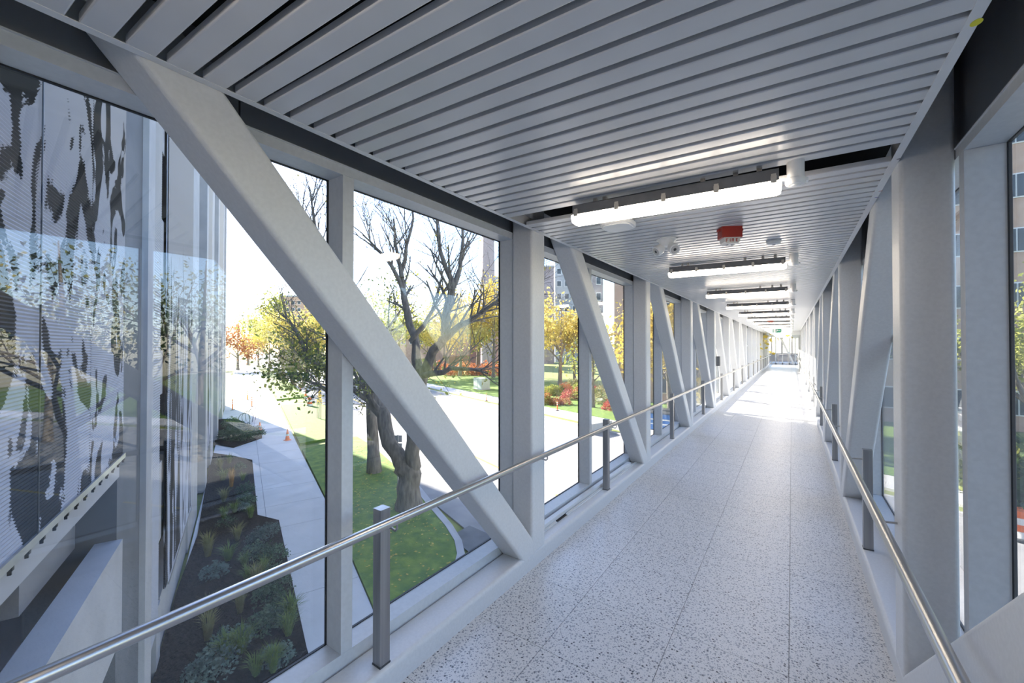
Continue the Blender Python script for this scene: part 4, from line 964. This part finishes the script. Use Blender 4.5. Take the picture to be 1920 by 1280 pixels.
for i, (u, v) in enumerate(((1240, 806), (1259, 800))):
    p = G(u, v); e = empty('blue_bin', p, 'bright blue dumpster seen in the third bay' if i == 0 else 'blue dumpster behind the front one in the third bay', 'dumpster')
    c = MB(); c.obox((-.9, -.6, .12), (1.8, 0, 0), (0, 1.2, 0), (0, 0, 1.2)); obj('body', c, M['bin_blue'], e)
    c = MB(); c.obox((-.93, -.63, 1.32), (1.86, 0, 0), (0, 1.26, 0), (0, 0, .08)); obj('lid', c, M['dark_metal'], e)
    for q in (.5, .85): c = MB(); c.obox((-.92, -.62, q), (1.84, 0, 0), (0, .02, 0), (0, 0, .1)); obj('rib', c, M['white_band'], e)
    for q in (-.7, .6): c = MB(); c.box(q, q + .12, -.5, .5, 0, .12); obj('skid', c, M['dark_metal'], e)

# parked cars seen through the trees
def car(p, ang, colm, lab):
    e = empty('car', p, lab, 'car'); e.rotation_euler = (0, 0, ang)
    c = MB(); pf = [(-2.1, .3), (2.1, .3), (2.15, .55), (2.0, .8), (1.1, .9), (.5, 1.38), (-1.2, 1.4), (-1.9, .95), (-2.15, .85)]
    c.prism(pf, (0, -.85, 0), (0, .85, 0), (1,0,0), (0,0,1)); obj('body', c, M[colm], e)
    for sy in (-1, 1):
        c = MB(); c.prism([(-1.5, .95), (.95, .93), (.45, 1.3), (-1.15, 1.32)], (0, sy*.851, 0), (0, sy*.862, 0), (1,0,0), (0,0,1)); obj('side_window', c, M['window_dark'], e)
        for x in (-1.3, 1.3): c = MB(); c.tube([(x, sy*.7, .32), (x, sy*.9, .32)], .32, 16); obj('wheel', c, M['dark_metal'], e)
for i, (s0, n0, cm, lab) in enumerate(((62, 21.8, 'building_grey', 'grey car parked along the far street kerb'), (70, 21.8, 'dark_metal', 'dark car parked along the far street kerb'), (82, 21.8, 'plastic_white', 'white car parked farther along the far kerb'))):
    car(S(s0, n0, 0), math.atan2(Ds.y, Ds.x), cm, lab)

# ---- far buildings
def block(name, lab, u0, u1, vt, d, depth, mt, rows=0, cols=0, vb0=None, wfrac=.55, wm='window_dark', band=None):
    a = P(u0, 640, d); b = P(u1, 640, d); a.z = b.z = 0; top = P(u0, vt, d).z
    R = (b - a); wdt = R.length; R.normalize(); back = Vector((-R.y, R.x, 0))
    if back.dot(Fw) < 0: back = -back
    e = empty(name, a, lab, 'building'); 
    c = MB(); c.obox((0,0,-.1), R*wdt, back*depth, (0,0,top + .1)); obj('wall', c, M[mt], e)
    c = MB(); c.obox(R*-.2 + back*-.2 + Vector((0,0,top)), R*(wdt + .4), back*(depth+.4), (0,0,.5)); obj('roof_edge', c, M['building_grey'], e)
    zb = P(u0, vb0, d).z if vb0 else 3
    for r in range(rows):
        for k in range(cols):
            w = wdt/cols; hh = (top - 1 - zb)/rows; x = k*w + w*(1-wfrac)/2; z = zb + r*hh + hh*.25
            c = MB(); c.obox(R*x + back*-.06 + Vector((0,0,z)), R*(w*wfrac), back*.08, (0,0,hh*.5)); f = obj('window', c, M['white_band'], e)
            c = MB(); c.obox(R*(x + w*wfrac*.08) + back*-.09 + Vector((0,0,z + hh*.04)), R*(w*wfrac*.84), back*.05, (0,0,hh*.42)); obj('pane', c, M[wm], f)
    return e
block('tower', 'brown brick institutional tower in the second bay', 1012, 1039, 500, 150, 14, 'brick_brown_hazy', 0, 0)
block('tower', 'grey tower with white window rows in the second bay', 1041, 1085, 492, 165, 14, 'building_grey', 4, 3, 590, .6)
block('tower', 'dark brick tower behind the second bay diagonal', 1097, 1131, 505, 125, 10, 'brick_brown_hazy', 3, 2, 600)
block('brick_house', 'red brick building behind the gold trees', 842, 930, 588, 130, 20, 'brick_red', 2, 6, 640)
block('brick_house', 'long low brick building beyond the forked tree', 700, 845, 605, 140, 18, 'brick_peach', 2, 9, 650)
block('apartment_block', 'pale tan block above the yellow street trees', 522, 566, 556, 170, 20, 'brick_peach', 3, 4, 600)
block('apartment_block', 'grey slatted block right of the chimney', 925, 960, 520, 190, 14, 'building_grey', 5, 3, 580, .7)
# chimney stack
d = 120; p = P(915, 640, d); p.z = 0; top = P(915, 300, d).z
e = empty('chimney', p, 'tall tapering purple brick chimney stack beyond the trees', 'chimney')
c = MB(); c.lathe([(2.2, -.1), (2.0, top*.4), (1.55, top*.9), (1.5, top)], (0,0,0), 20); obj('shaft', c, M['brick_purple_hazy'], e, True)
c = MB(); c.lathe([(1.7, top), (1.7, top + .8)], (0,0,0), 20); obj('cap', c, M['concrete_grey'], e, True)
# building at the far end of the bridge
Yb = 47.2
e = empty('brick_building', (-17.8, Yb, 0), 'large peach brick building at the far end of the bridge', 'building')
def addb(nm, mbx, mt, par=None):
    o = obj(nm, mbx, M[mt], par or e)
    if par is None: o.location = (17.8, -Yb, 0)
    return o
for a, b, z0, z1 in ((-17.8, GL - .1, 0, ZC + 24), (GR + .1, 34, 0, ZC + 24), (GL - .1, GR + .1, 0, FL - .6), (GL - .1, GR + .1, ZC + 2.0, ZC + 24)):
    c = MB(); c.box(a, b, Yb + 0.6, Yb + 1.0, z0, z1); addb('wall', c, 'brick_peach')
for a, b in ((-18, -7), (7, 34.2)):  # roof left open between, so sun brightens the lobby
    c = MB(); c.box(a, b, Yb + .3, Yb + 20, ZC + 24, ZC + 24.5); addb('roof', c, 'building_grey')
c = MB(); c.box(-17.8, -17.4, Yb + 1, Yb + 20, 0, ZC + 24); addb('wall', c, 'brick_peach')
for r in range(6):
    z = 1.2 + r * 4.2
    for k in range(12):
        x = -16.5 + k*4.2
        if x + 3 > GL - .6 and x < GR + .6: continue
        c = MB(); c.box(x, x + 2.8, Yb + .54, Yb + .61, z, z + 1.9); w = addb('window', c, 'white_band')
        c = MB(); c.box(x + .1, x + 1.35, Yb + .50, Yb + .55, z + .1, z + 1.8); addb('pane', c, 'window_dark', w)
        c = MB(); c.box(x + 1.45, x + 2.7, Yb + .50, Yb + .55, z + .1, z + 1.8); addb('pane', c, 'window_dark', w)
